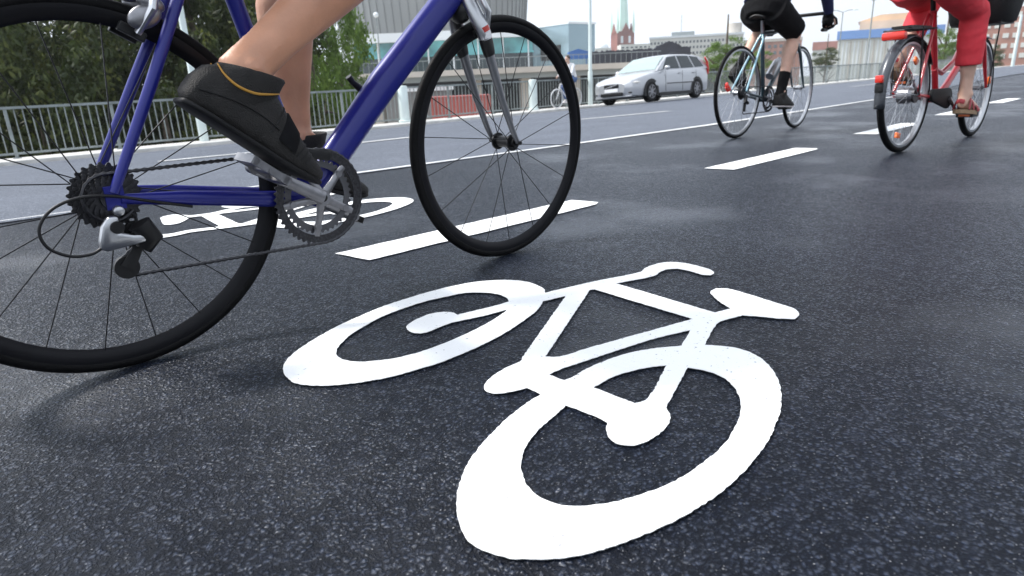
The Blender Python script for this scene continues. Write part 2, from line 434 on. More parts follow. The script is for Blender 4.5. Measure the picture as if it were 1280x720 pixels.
# broken centre line of the cycle path: 1.1 m dashes every 2.2 m
dash_labels = ['nearest white dash of the broken line, under the front wheel of the blue bicycle',
               'white dash lying alone between the black bicycle and the foreground symbol',
               'white dash seen through the rear wheel of the red bicycle',
               'white dash partly hidden behind the chain case of the red bicycle',
               'white dash at the right edge, beyond the front wheel of the red bicycle']
for i, lb in enumerate(dash_labels):
    x0 = .985+2.2*i+(.05 if i else 0); c = 1.735+.004*i
    lp = [V((x0-.02, c+.085, 0)), V((x0, c-.075, 0)), V((x0+1.08, c-.08, 0)), V((x0+1.12, c-.06, 0)), V((x0+1.10, c+.07, 0))]
    me = flat('centre_dash', [rough(lp, .03, .002)])
    tag(link('centre_dash', me, M['paint'], smooth=0), lb, 'road marking', 'dashes of the cycle path centre line')
# solid line along the edge of the cycle path
mb = MB(); rows = []
xx = [-20, -6, -3, -1] + [i*.5 for i in range(0, 25)] + [15, 20, 27, 40, 60]
for x in xx:
    y = edge_y(x)
    hw_ = .045 if x < 3 else .032
    rows.append([(x, y-hw_, max(0, zs(x, y-hw_))+.005), (x, y+hw_, zs(x, y+hw_)+.008)])
mb.grid(rows)
tag(mb.build('edge_line', M['oldpaint'], smooth=0), 'long thin white line between the dark cycle path and the grey carriageway', 'road marking')
# lane dashes on the carriageway
def road_hit(px, py):
    d = ray(px, py); k = 1.0
    for _ in range(4000):
        p = V((0, 0, CAM_H))+d*k
        if p.z <= zs(p.x, p.y): return p
        k += .01
    return p
la = [((198, 202), (312, 191), 'white lane dash on the grey carriageway behind the blue bicycle shoe'),
      ((446, 179), (520, 171), 'white lane dash on the grey carriageway left of the front wheel of the blue bicycle'),
      ((724, 149.5), (836, 139), 'white lane dash on the grey carriageway in front of the silver car'),
      ((1062, 108.5), (1096, 105), 'white lane dash on the grey carriageway left of the red bicycle rear wheel')]
for a, b, lb in la:
    p, q = road_hit(*a), road_hit(*b)
    mb = MB(); rows = []
    for t in range(9):
        c = p.lerp(q, t/8)
        rows.append([(c.x, c.y+s*.085, zs(c.x, c.y+s*.085)+.004) for s in (-1, 1)])
    mb.grid(rows)
    tag(mb.build('lane_dash', M['oldpaint'], smooth=0), lb, 'road marking', 'lane dashes on the carriageway')

# ------------------------------------------------------------------ railing of the bridge
RY = 16.4
rail = empty('bridge_railing', loc=(0, RY, walk_z(0, RY)))
tag(rail, 'long grey green metal bridge railing of upright bars along the far footway', 'railing')
RX0, RX1, ST = -9.15, 84, 1.86
RH = 1.01
def rz(x): return walk_z(x, RY)-walk_z(0, RY)
nb = int((RX1-RX0)/ST)
def strip(name, zc, w, hgt):
    mb = MB(); rows = []
    for i in range(nb+1):
        x = RX0+ST*i; z = rz(x)+zc
        rows.append([(x, -w/2, z-hgt/2), (x, w/2, z-hgt/2), (x, w/2, z+hgt/2), (x, -w/2, z+hgt/2), (x, -w/2, z-hgt/2)])
    mb.grid(rows); return mb.build(name, M['galv'], rail, smooth=0)
strip('top_rail', RH-.03, .075, .05); strip('bottom_rail', .10, .045, .04)
for i in range(nb+1):
    x = RX0+ST*i
    mb = MB(); mb.box((x, 0, rz(x)+(RH-.06)/2), (.055, .05, RH-.06)); mb.box((x, 0, rz(x)+.012), (.13, .11, .024))
    mb.build('post', M['galv'], rail, smooth=0)
    if i < nb:
        mb = MB()
        for k in range(1, 13):
            xx_ = x+ST*k/13
            mb.box((xx_, 0, rz(xx_)+.12+(RH-.18)/2), (.02, .016, RH-.18))
        mb.build('bar_panel', M['galv'], rail, smooth=0)
for px, py, lb in ((506, 146, 'short thick pale green post on the footway left of the blue bicycle front wheel'), (667, 141, 'short thick pale green post on the footway seen through the blue bicycle front wheel')):
    d = ray(px, py); k = 16.25/d.y; x = d.x*k; z = walk_z(x, 16.25)
    mb = MB(); mb.rev((x, 16.25, z), [(0, 0), (.19, 0), (.19, .06), (.145, .08), (.145, .99), (.12, 1.03), (0, 1.04)], 28, 'Z', closed=False)
    tag(mb.build('bollard', M['palepost'], smooth=40), lb, 'bollard', 'pale posts by the railing')
def lamp_post(name, px, depth, ztop, r0, r1, zb, lb, arms=(), m='palepost', gr=None, py=90):
    b = at(px, py, depth)
    t = empty(name, loc=(b.x, b.y, zb)); tag(t, lb, 'lamp post', gr)
    mb = MB(); hh = ztop-zb
    mb.tube([(0, 0, 0), (0, 0, hh*.12), (0, 0, hh*.125), (0, 0, hh)], [r0*1.35, r0*1.3, r0, r1], 14); mb.build('pole', M[m], t)
    for a in arms:
        mb = MB(); d = CR*a; d.z = 0; d.normalize()
        mb.tube([V((0, 0, hh-.02)), d*abs(a)*.5+V((0, 0, hh+.25)), d*abs(a)+V((0, 0, hh+.3))], r1*.8, 8)
        arm = mb.build('arm', M[m], t)
        mb = MB(); mb.ell(d*(abs(a)+.35)+V((0, 0, hh+.3)), (.5, .2, .12), Matrix.Rotation(math.atan2(d.y, d.x), 3, 'Z'))
        mb.build('lamp_head', M['palepost'], arm)
    return t
d = ray(738, 124); k = 16.25/d.y; x = d.x*k
lamp_post('lamp_post', 738, k, 9.5, .068, .045, walk_z(x, 16.25), 'tall slim pale green lamp post left of the silver car', (1.6,), py=124)
# ------------------------------------------------------------------ bicycles (x forward, y left, z up, origin under the rear axle)
def bike_matrix(x, y, hd, ln):
    D = V((math.cos(hd), math.sin(hd), 0)); Rt = V((D.y, -D.x, 0))
    U = V((0, 0, 1))*math.cos(ln)+Rt*math.sin(ln); L = U.cross(D)
    return Matrix(((D.x, L.x, U.x, x), (D.y, L.y, U.y, y), (D.z, L.z, U.z, 0), (0, 0, 0, 1)))

def wheel(parent, x, Rw, tr, depth, rimw, nsp, mats, phase=0, rear=False, steer=0.0, cross=.5, rsp=.0011, name='wheel'):
    """rim is the wheel's own mesh; tyre, hub and every spoke are its pieces"""
    ro = Rw-2*tr+.006; ri = ro-depth
    mb = MB(); mb.rev((0, 0, 0), [(ro+.002, -rimw/2), (ro+.002, rimw/2), (ro-.010, rimw/2+.0005), (ri+.004, rimw*.28), (ri, 0), (ri+.004, -rimw*.28), (ro-.010, -rimw/2-.0005)], 96)
    w = mb.build(name, mats[0], parent, 40)
    w.location = (x, 0, Rw); w.rotation_euler = (0, 0, steer)
    c = Rw-tr
    mb = MB(); prof_ = []
    for i in range(14):
        a = 2*math.pi*i/14
        rr = tr*(1.0 if math.cos(a) > -.3 else .9)
        prof_.append((c+math.cos(a)*rr, math.sin(a)*tr*.98))
    mb.rev((0, 0, 0), prof_, 120); mb.build('tyre', mats[1], w, 60)
    mb = MB()
    fl = .032
    mb.tube([(0, -fl-.012, 0), (0, -fl, 0)], .014, 16); mb.tube([(0, -fl, 0), (0, -fl+.005, 0)], .024, 20)
    mb.tube([(0, -fl, 0), (0, fl, 0)], [.016, .016], 16); mb.tube([(0, fl-.005, 0), (0, fl, 0)], .024, 20)
    mb.tube([(0, -fl-.03, 0), (0, fl+.03, 0)], .0055, 10)
    mb.build('hub', mats[2], w, 35)
    for i in range(nsp):
        a = 2*math.pi*i/nsp+phase; sd = 1 if i % 2 else -1
        da = cross*(1 if (i//2) % 2 else -1)
        p0 = V((math.cos(a+da)*.022, sd*(fl-.002), math.sin(a+da)*.022)); p1 = V((math.cos(a)*(ri+.003), sd*.003, math.sin(a)*(ri+.003)))
        mb = MB(); mb.tube([p0, p1], rsp, 6, caps=False); mb.build('spoke', mats[3], w, 60)
    return w

def pedal(parent, c, m, name='pedal', rot=0.0, size=(.085, .075, .016)):
    mb = MB(); rm = Matrix.Rotation(rot, 3, 'Y')
    c = V(c)
    mb.tube([c+V((0, .05, 0)), c+V((0, -.04, 0))], .007, 10)
    for s in (-1, 1): mb.box(c+rm @ V((s*size[0]*.42, 0, 0)), (size[0]*.16, size[1], size[2]), rm)
    for s in (-1, 1): mb.box(c+rm @ V((0, s*size[1]*.45, 0)), (size[0]*.9, size[1]*.1, size[2]*.9), rm)
    return mb.build(name, m, parent, 30)

def saddle(parent, c, L=.27, W=.14, m=None):
    mb = MB(); rows = []
    for i in range(11):
        t = i/10; x = c[0]-L*.42+L*t
        w = W/2*((1-t)**1.6*.9+.16) if t > .12 else W/2*(.75+t*2)
        w = min(w, W/2)
        z = c[2]+.012*math.cos(t*5)-.015*(t > .9)
        rows.append([(x, w*math.cos(a), z-.03*(1-math.sin(a))*(.6+.4*math.sin(a)) + (0 if math.sin(a) > 0 else 0)) for a in [math.pi*k/10 for k in range(11)]])
    mb.grid(rows)
    o = mb.build('saddle', m or M['dark'], parent, 60)
    md = o.modifiers.new('t', 'SOLIDIFY'); md.thickness = .012; bake(o); o.data.polygons.foreach_set('use_smooth', [True]*len(o.data.polygons))
    return o

def chainring_mesh(R0, w, nteeth, holes=True, y=0.0):
    mb = MB(); n = nteeth*4
    prof_o = []
    for i in range(n):
        a = 2*math.pi*i/n
        prof_o.append((R0+(.004 if i % 4 in (1, 2) else -.001), a))
    vs = []; fs = []
    for yy in (y-.0012, y+.0012):
        for r, a in prof_o: vs.append((r*math.cos(a), yy, r*math.sin(a)))
        for r, a in prof_o: vs.append(((R0-w)*math.cos(a), yy, (R0-w)*math.sin(a)))
    for i in range(n):
        j = (i+1) % n
        fs += [(i, j, n+j, n+i), (2*n+i, 3*n+i, 3*n+j, 2*n+j), (i, 2*n+i, 2*n+j, j), (n+i, n+j, 3*n+j, 3*n+i)]
    mb.add(vs, fs); return mb

def arc(c, r, a0, a1, n, y=0.0):
    return [V((c[0]+r*math.cos(a0+(a1-a0)*i/n), y, c[1]+r*math.sin(a0+(a1-a0)*i/n))) for i in range(n+1)]

def chain_mesh(path, th=.0045, wd=.0032):
    """roller chain: a closed band of small links along a path in x,z"""
    mb = MB(); pts = []
    n = len(path)
    for i in range(n):
        a, b = path[i], path[(i+1) % n]; d = (b-a).length; k = max(1, int(d/.0065))
        for j in range(k): pts.append(a.lerp(b, j/k))
    m = len(pts); rr = [(wd, th*(1.0 if (i % 2) else .62)) for i in range(m)]
    mb.tube(pts, rr, 6, closed=True, ref=(0, 1, 0)); return mb

# ---- the blue racing bicycle
BM = bike_matrix(.273, 1.362, .0175, .0383)
BB = V((.400, 0, .276)); RR = .335; WB = 1.021
bl = empty('racing_bicycle', BM)
tag(bl, 'dark blue racing bicycle ridden in the left foreground, black wheels and silver derailleur', 'bicycle')
mb = MB()
HT0, HT1 = V((.872, 0, .700)), V((.832, 0, .835))
ST1 = V((.248, 0, .835)); SC = V((.258, 0, .800))
mb.tube([BB, V((.62, 0, .505)), HT0.lerp(HT1, .22)], [(.026, .031), (.032, .036), (.030, .034)], 24)
mb.tube([BB, SC, ST1], .0165, 18)
mb.tube([SC+V((.003, 0, -.005)), HT0.lerp(HT1, .86)], .0165, 18)
mb.tube([HT0, HT1], .0205, 20); mb.tube([HT0-V((-.003, 0, .012)), HT0], .023, 20); mb.tube([HT1, HT1+V((-.003, 0, .012))], .023, 20)
mb.tube([BB+V((0, -.036, 0)), BB+V((0, .036, 0))], .023, 20)
for s in (-1, 1):
    mb.tube([BB+V((-.02, s*.022, -.004)), V((.29, s*.034, .287)), V((.12, s*.050, .317)), V((.012, s*.062, .333))], [(.010, .017), (.009, .0165), (.0085, .0135), (.006, .009)], 12)
    mb.tube([V((.004, s*.062, .345)), V((.10, s*.050, .52)), V((.235, s*.018, .772)), V((.248, s*.013, .792))], [.0085, .0105, .0105, .009], 12)
    mb.box((.004, s*.062, .337), (.03, .006, .04))
mb.build('frame', M['blue'], bl, 40)
mb = MB()
for s in (-1, 1):
    mb.tube([V((.878, s*.028, .692)), V((.897, s*.046, .640)), V((.925, s*.050, .555)), V((.962, s*.050, .455)), V((1.000, s*.050, .372)), V((1.021, s*.050, .336))],
            [(.010, .015), (.010, .0165), (.0095, .0145), (.008, .0115), (.0065, .009), (.0055, .0075)], 14)
mb.tube([V((.878, -.034, .694)), V((.878, .034, .694))], .017, 14)
mb.tube([V((.878, 0, .692)), V((.870, 0, .703))], .018, 16)
fork = mb.build('fork', M['carbon'], bl, 50)
for s in (-1, 1):
    mb = MB(); mb.tube(spline([(.872, s*.027, .700), (.884, s*.037, .668), (.899, s*.0475, .632), (.909, s*.0505, .604)], 4), [(.0135+.001*math.sin(i/12*3.1), .0195+.003*math.sin(i/12*3.1)) for i in range(13)], 16)
    sl = mb.build('fork_sleeve', M['steel'], fork, 50)
    mb = MB(); mb.tube(spline([(.907, s*.0502, .608), (.914, s*.051, .586), (.921, s*.051, .566)], 3), [(.0130, .0195), (.0130, .0205), (.0130, .0205), (.0128, .0200), (.0125, .0190), (.0118, .0178), (.0108, .0160)], 16)
    mb.build('black_band', M['dark'], fork, 50)
    mb = MB(); mb.tube(spline([(.8985, s*.0478, .634), (.9035, s*.0493, .622)], 3), [(.0146, .0200)]*4, 14); mb.build('red_mark', M['rubber_red'], sl, 50)
    mb = MB(); mb.tube(spline([(.9045, s*.0495, .6195), (.908, s*.0503, .6075)], 3), [(.0142, .0203)]*4, 14); mb.build('white_mark', M['whitecloth'], sl, 50)
mb = MB(); mb.ell((.868, 0, .672), (.026, .034, .030)); mb.build('crown_cover', M['dark'], fork, 50)
# brake calipers
def caliper(x, z, tilt, parent, sgn=1):
    mb = MB(); rm = Matrix.Rotation(tilt, 3, 'Y')*1.25
    for s in (-1, 1):
        pts = [rm @ V((.0, s*.004, .035)), rm @ V((.006, s*.036, .030)), rm @ V((.010, s*.047, .0)), rm @ V((.008, s*.032, -.036))]
        mb.tube([V((x, 0, z))+p for p in pts], [(.007, .008), (.009, .010), (.0075, .010), (.006, .009)], 10)
    mb.tube([V((x, 0, z))+rm @ V((-.02*sgn, 0, .03)), V((x, 0, z))+rm @ V((.02*sgn, 0, .03))], .006, 10)
    mb.tube([V((x, 0, z))+rm @ V((.006, -.034, .034)), V((x, 0, z))+rm @ V((.0, -.058, .052))], .004, 8)
    c = mb.build('brake_caliper', M['steel'], parent, 40)
    for s in (-1, 1):
        mb = MB(); mb.box(V((x, 0, z))+rm @ V((.004, s*.019, -.036)), (.036, .010, .013), rm); mb.build('brake_pad', M['dark'], c, 20, .002)
    return c
caliper(.899, .666, R(-14), bl); rcal = caliper(.112, .650, R(30), bl, -1)
for s in (-1, 1):
    mb = MB(); mb.ell((.112, s*.046, .632), (.030, .011, .019), Matrix.Rotation(R(-22), 3, 'Y')); mb.ell((.128, s*.038, .655), (.024, .012, .014), Matrix.Rotation(R(24), 3, 'Y')); mb.ell((.118, s*.030, .672), (.022, .014, .012)); mb.build('brake_arm', M['alu'], rcal, 60)
fcal = None
# front silver brake arm seen from the side
mats = (M['rimblack'], M['tyre'], M['dark'], M['spoke'])
wheel(bl, 0, RR, .0125, .026, .020, 20, mats, phase=.13, cross=.75, rsp=.0012, name='rear_wheel')
wheel(bl, WB, RR, .0125, .026, .020, 18, mats, phase=.22, cross=.35, rsp=.0012, name='front_wheel')
# cassette
mb = MB()
for i in range(9):
    r = .056-.0037*i
    m_ = chainring_mesh(r, r-.012, 26-i, y=-.022-.0038*i); mb.add([(a, b, c+RR) for a, b, c in m_.v], m_.f)
mb.disc((0, 0, RR), .018, -.062, -.018, 20)
mb.build('cassette', M['chain'], bl, 30)
# crankset: spider and right arm, two rings, left arm
CY = -.052
CRK = V((-.150, 0, .086))
ang0 = math.atan2(CRK.z, CRK.x)
mb = MB(); m_ = chainring_mesh(.1015, .017, 50, y=CY+.004); mb.add([(a+BB.x, b, c+BB.z) for a, b, c in m_.v], m_.f)
mb.build('chainring', M['chain'], bl, 30)
mb = MB(); m_ = chainring_mesh(.078, .014, 39, y=CY+.012); mb.add([(a+BB.x, b, c+BB.z) for a, b, c in m_.v], m_.f)
mb.build('chainring', M['darkalu'], bl, 30)
mb = MB()
PR = BB+CRK
mb.tube([BB+V((0, CY-.012, 0)), BB+V((0, CY+.012, 0))], .017, 20)
mb.tube([BB+V((0, CY-.010, 0)), BB+CRK*.5+V((0, CY-.018, 0)), PR+V((0, CY-.022, 0))], [(.008, .0155), (.0075, .0125), (.0065, .0145)], 14, ref=(0, 1, 0))
mb.tube([PR+V((0, CY-.030, 0)), PR+V((0, CY-.014, 0))], .0135, 16)
for i in range(5):
    a = ang0+2*math.pi*(i+.5)/5
    e = V((math.cos(a)*.067, 0, math.sin(a)*.067))
    mb.tube([BB+V((0, CY-.004, 0)), BB+e*.6+V((0, CY-.001, 0)), BB+e+V((0, CY+.004, 0)), BB+e*1.30+V((0, CY+.004, 0))], [(.006, .013), (.005, .008), (.004, .008), (.003, .007)], 10, ref=(0, 1, 0))
    mb.tube([BB+e*1.0+V((0, CY-.002, 0)), BB+e*1.0+V((0, CY+.012, 0))], .0075, 10)
ck = mb.build('crank_arm', M['alu'], bl, 40)
mb = MB(); mb.tube([BB+V((0, CY-.0135, 0)), BB+V((0, CY-.0115, 0))], .0085, 16); mb.build('crank_bolt', M['dark'], ck, 30)
PL = BB-CRK
mb = MB(); mb.tube([BB+V((0, .05, 0)), BB-CRK*.5+V((0, .062, 0)), PL+V((0, .072, 0))], [(.008, .0165), (.0075, .0125), (.0065, .0135)], 14, ref=(0, 1, 0))
mb.tube([PL+V((0, .064, 0)), PL+V((0, .080, 0))], .0135, 16); mb.build('crank_arm', M['alu'], bl, 40)
pedal(bl, PR+V((0, -.118, 0)), M['alu'], rot=R(38)); pedal(bl, PL+V((0, .122, 0)), M['dark'], rot=R(30))
# chain: cassette top -> ring top -> round the ring -> lower run -> pulleys
cy = CY+.004
rc = .042
PU = V((.028, 0, .268)); PB = V((.002, 0, .208))
path = []
path += arc((0, RR), rc, R(150), R(84), 8, cy)
path += arc((BB.x, BB.z), .103, R(96), R(-98), 22, cy)
path += arc((PB.x, PB.z), .017, R(-84), R(-215), 6, cy)
path += arc((PU.x, PU.z), .017, R(-50), R(70), 5, cy)
path += arc((0, RR), rc, R(-40), R(-210), 10, cy)
chain_mesh(path).build('chain', M['chain'], bl, 40)
# rear derailleur
mb = MB()
mb.prism([(-.018, .310), (-.030, .294), (-.038, .270), (-.039, .255), (-.029, .250), (.016, .254), (.044, .257), (.047, .267), (.016, .272), (-.006, .279), (-.004, .293), (-.002, .308)], -.086, -.070)
mb.tube([V((.002, -.066, .316)), V((.002, -.084, .316))], .009, 16)
rd_ = mb.build('rear_derailleur', M['steel'], bl, 35, .0045)
mb = MB(); mb.tube([V((-.008, -.084, .290)), V((-.008, -.090, .290))], .011, 16); mb.build('pivot_bolt', M['dark'], rd_, 35)
mb = MB()
mb.tube([V((.030, -.074, .288)), V((.044, -.072, .258)), V((.030, -.070, .240))], [(.014, .020), (.016, .022), (.010, .014)], 14)
for yy in (cy-.008, cy+.008):
    mb.tube([PU+V((0, yy, 0)), PU.lerp(PB, .5)+V((.008, yy, 0)), PB+V((0, yy, 0))], [(.0016, .013), (.0016, .009), (.0016, .013)], 10, ref=(0, 1, 0))
mb.tube([V((.036, -.072, .265)), PU+V((0, cy, 0))], .009, 10)
for p in (PU, PB): mb.tube([p+V((0, cy-.005, 0)), p+V((0, cy+.005, 0))], .021, 18)
mb.build('derailleur_cage', M['dark'], rd_, 40)
mb = MB()
loop = [(.13, -.056, .300), (.06, -.064, .322), (.0, -.068, .341), (-.05, -.072, .346), (-.092, -.076, .334), (-.116, -.078, .306), (-.112, -.080, .275), (-.085, -.080, .254), (-.055, -.079, .250), (-.035, -.078, .258), (-.026, -.078, .268)]
mb.tube(spline(loop), .0027, 8); mb.build('gear_cable', M['dark'], bl, 60)
# front derailleur, shifter, bottle bosses
mb = MB(); mb.box((.385, -.045, .372), (.10, .018, .022), Matrix.Rotation(R(12), 3, 'Y')); mb.tube([V((.372, 0, .372)), V((.372, -.045, .375))], .011, 10)
mb.tube([V((.372, -.03, .36)), V((.365, -.036, .40))], .007, 8)
mb.build('front_derailleur', M['dark'], bl, 30, .004)
mb = MB(); mb.tube([V((.600, .030, .475)), V((.593, .046, .490)), V((.570, .050, .510)), V((.560, .050, .523))], [.013, .010, .007, .008], 10); mb.tube([V((.60, .02, .480)), V((.592, .045, .480))], .012, 12)
mb.build('shift_lever', M['dark'], bl, 40)
# seat post, saddle, stem, drop bar with hoods
mb = MB(); mb.tube([ST1, V((.222, 0, .935))], .0135, 14); mb.box((.216, 0, .945), (.06, .045, .02)); mb.build('seat_post', M['alu'], bl, 40)
saddle(bl, (.215, 0, .985))
mb = MB(); SX = V((.905, 0, .905))
mb.tube([HT1, HT1+V((-.012, 0, .05))], .016, 14); mb.tube([HT1+V((-.010, 0, .045)), SX], .016, 14); mb.tube([SX+V((0, -.022, 0)), SX+V((0, .022, 0))], .020, 14)
mb.build('stem', M['dark'], bl, 40)
mb = MB(); pts = []
for s in (1, -1):
    q = [V((0, .0, 0)), V((0, .17, 0)), V((.02, .205, 0)), V((.075, .21, -.002)), V((.098, .21, -.04)), V((.085, .21, -.095)), V((.045, .21, -.125)), V((-.03, .21, -.128))]
    q = [SX+V((p.x, p.y*s, p.z)) for p in q]
    pts = q[::-1] if s == 1 else pts+q[1:]
mb.tube(pts, .0145, 12); mb.build('handlebar', M['dark'], bl, 60)
for s in (1, -1):
    mb = MB(); c = SX+V((.09, s*.21, .0))
    mb.tube([c+V((-.03, 0, .006)), c+V((.02, 0, .020)), c+V((.045, 0, .045))], [(.014, .017), (.015, .020), (.011, .014)], 12)
    mb.tube([c+V((.035, 0, .02)), c+V((.03, 0, -.04)), c+V((.0, 0, -.10))], [(.008, .006), (.008, .005), (.007, .004)], 8)
    mb.build('brake_lever', M['dark'], bl, 50)
mb = MB(); mb.tube([SX+V((.13, -.2, .02)), SX+V((.12, -.08, -.02)), V((.945, -.03, .79)), V((.928, -.045, .745))], .0028, 8)
mb.tube([V((.60, -.0, .835)), V((.33, 0, .838)), V((.21, -.02, .80)), V((.185, -.045, .72))], .0028, 8)
mb.build('brake_cable', M['dark'], bl, 60)

# ---- the black and pale blue road bicycle
CM = bike_matrix(4.865, 2.506, -.025, -.006)
cb = empty('road_bicycle', CM)
tag(cb, 'black road bicycle with pale blue stays, ridden away by the rider in black shorts', 'bicycle')
R2 = .341; W2 = 1.024; B2 = V((.405, 0, .275))
h0, h1 = V((.875, 0, .70)), V((.838, 0, .83)); s1 = V((.325, 0, .775))
mb = MB()
mb.tube([B2, h0.lerp(h1, .2)], .019, 16); mb.tube([B2, s1], .016, 14); mb.tube([s1, h0.lerp(h1, .85)], .015, 14); mb.tube([h0, h1], .019, 16)
mb.tube([B2+V((0, -.035, 0)), B2+V((0, .035, 0))], .022, 16)
for s in (-1, 1): mb.tube([B2+V((0, s*.03, 0)), V((.01, s*.062, R2))], [.010, .007], 10)
fr = mb.build('frame', M['darkblue'], cb, 40)
for s in (-1, 1):
    mb = MB(); mb.tube([V((.005, s*.064, R2+.01)), V((.300, s*.022, .725)), s1], [.0078, .0085, .009], 12); mb.build('seat_stay', M['celeste'], cb, 50)
mb = MB()
for s in (-1, 1): mb.tube([V((.885, s*.03, .69)), V((.91, s*.048, .62)), V((.965, s*.05, .47)), V((W2, s*.05, R2))], [.013, .013, .011, .007], 12)
mb.tube([V((.882, -.034, .695)), V((.882, .034, .695))], .016, 12); mb.build('fork', M['darkblue'], cb, 50)
m2 = (M['rimsilver'], M['tyre'], M['steel'], M['spokesteel'])
wheel(cb, 0, R2, .0145, .016, .021, 28, m2, cross=.9, rsp=.0010, name='rear_wheel')
wheel(cb, W2, R2, .0145, .016, .021, 28, m2, cross=.9, rsp=.0010, steer=.08, name='front_wheel')
mb = MB()
for i in range(7):
    m_ = chainring_mesh(.05-.0035*i, .03, 22, y=-.024-.0045*i); mb.add([(a, b, c+R2) for a, b, c in m_.v], m_.f)
mb.build('cassette', M['chain'], cb, 30)
c2k = V((.150, 0, -.080))
mb = MB()
for r, y in ((.098, -.048), (.075, -.040)):
    m_ = chainring_mesh(r, .016, 40, y=y); mb.add([(a+B2.x, b, c+B2.z) for a, b, c in m_.v], m_.f)
mb.build('chainring', M['chain'], cb, 30)
for s in (-1, 1):
    mb = MB(); k = c2k*(-s)
    mb.tube([B2+V((0, s*.056, 0)), B2+k+V((0, s*.072, 0))], [(.008, .016), (.007, .013)], 12, ref=(0, 1, 0))
    if s < 0:
        for i in range(5):
            a = 2*math.pi*i/5+.3; mb.tube([B2+V((0, -.05, 0)), B2+V((math.cos(a)*.085, -.048, math.sin(a)*.085))], [(.005, .009), (.003, .006)], 8, ref=(0, 1, 0))
    mb.build('crank_arm', M['alu'], cb, 40)
P2R = B2+c2k+V((0, -.118, 0)); P2L = B2-c2k+V((0, .118, 0))
pedal(cb, P2R, M['dark']); pedal(cb, P2L, M['dark'])
pth = arc((0, R2), .04, R(170), R(86), 6, -.046)+arc((B2.x, B2.z), .099, R(95), R(-97), 16, -.046)+arc((.02, .2), .018, R(-85), R(-200), 5, -.046)+arc((.03, .265), .018, R(-40), R(60), 4, -.046)+arc((0, R2), .04, R(-40), R(-190), 6, -.046)
chain_mesh(pth, .005, .0035).build('chain', M['chain'], cb, 40)
mb = MB(); mb.tube([V((0, -.068, .32)), V((-.02, -.075, .28)), V((.03, -.07, .262))], [.014, .015, .012], 10); mb.tube([V((.03, -.046, .265)), V((.02, -.046, .2))], [(.008, .02), (.008, .02)], 10, ref=(0, 1, 0))
mb.build('rear_derailleur', M['dark'], cb, 40)
mb = MB(); mb.tube([s1, V((.310, 0, .865))], .0135, 12); mb.build('seat_post', M['alu'], cb, 40)
saddle(cb, (.315, 0, .895))
mb = MB(); S2 = V((.90, 0, .915))
mb.tube([h1, h1+V((-.014, 0, .05))], .016, 12); mb.tube([h1+V((-.012, 0, .045)), S2], .016, 12); mb.build('stem', M['dark'], cb, 40)
mb = MB(); pts = []
for s in (1, -1):
    q = [V((0, .0, 0)), V((0, .19, 0)), V((.02, .225, 0)), V((.075, .23, -.002)), V((.098, .23, -.04)), V((.085, .23, -.095)), V((.045, .23, -.125)), V((-.03, .23, -.128))]
    q = [S2+V((p.x, p.y*s, p.z)) for p in q]
    pts = q[::-1] if s == 1 else pts+q[1:]
mb.tube(pts, .014, 12); mb.build('handlebar', M['dark'], cb, 60)
mb = MB(); mb.rev((.555, 0, .45), [(0, -.09), (.034, -.09), (.036, -.08), (.036, .06), (.028, .085), (.016, .09), (.016, .115), (0, .118)], 20, 'X', closed=False)
bt = mb.build('water_bottle', M['rimsilver'], cb, 40); bt.data.transform(Matrix.Translation((.555, 0, .45)) @ Matrix.Rotation(R(-42), 4, 'Y') @ Matrix.Translation((-.555, 0, -.45))); bt.data.transform(Matrix.Translation((.0, 0, .058)))
mb = MB(); mb.tube([V((-.002, .075, .36)), V((-.02, .085, .39))], .02, 12); mb.ell((-.022, .085, .40), (.012, .016, .022)); mb.build('tail_lamp', M['redlens'], cb, 50)

# ---- the red city bicycle
DM = bike_matrix(4.346, 1.202, -.103, -.027)
rb = empty('city_bicycle', DM)
tag(rb, 'red step through city bicycle with rear carrier, mudguards and black front basket', 'bicycle')
R3 = .323; W3 = 1.133; B3 = V((.455, 0, .285))
h0, h1 = V((.945, 0, .62)), V((.885, 0, .84)); s1 = V((.265, 0, .79))
mb = MB()
mb.tube([B3, V((.60, 0, .36)), V((.80, 0, .50)), h0.lerp(h1, .12)], .020, 16)
mb.tube([V((.375, 0, .465)), V((.50, 0, .435)), V((.68, 0, .50)), h0.lerp(h1, .55)], .016, 14)
mb.tube([B3, s1], .0175, 16); mb.tube([h0, h1], .021, 16); mb.tube([B3+V((0, -.036, 0)), B3+V((0, .036, 0))], .024, 16)
for s in (-1, 1):
    mb.tube([B3+V((-.03, s*.03, 0)), V((.02, s*.066, R3))], [.011, .009], 10)
    mb.tube([V((.005, s*.068, R3+.01)), V((.215, s*.03, .68)), V((.258, s*.016, .77))], [.0085, .009, .009], 12)
mb.build('frame', M['redpaint'], rb, 40)
mb = MB()
for s in (-1, 1): mb.tube([V((.955, s*.034, .675)), V((.99, s*.055, .60)), V((1.055, s*.056, .46)), V((W3, s*.056, R3))], [.014, .014, .012, .008], 12)
mb.tube([V((.952, -.04, .68)), V((.952, .04, .68))], .017, 12); mb.tube([V((.952, 0, .68)), h0], .018, 12); mb.build('fork', M['redpaint'], rb, 50)
m3 = (M['rimsilver'], M['tyre'], M['alu'], M['spokesteel'])
wheel(rb, 0, R3, .0195, .018, .030, 36, m3, cross=1.0, rsp=.0011, name='rear_wheel')
wheel(rb, W3, R3, .0195, .018, .030, 36, m3, cross=1.0, rsp=.0011, steer=.05, name='front_wheel')
mb = MB(); mb.tube([V((0, -.03, R3)), V((0, .03, R3))], [.045, .045], 20); mb.tube([V((0, -.05, R3)), V((0, -.03, R3))], [.035, .042], 20); mb.build('gear_hub', M['alu'], rb, 30)
mb = MB(); mb.tube([V((0, -.062, R3)), V((0, -.05, R3))], .042, 24); mb.build('sprocket', M['chain'], rb, 30)
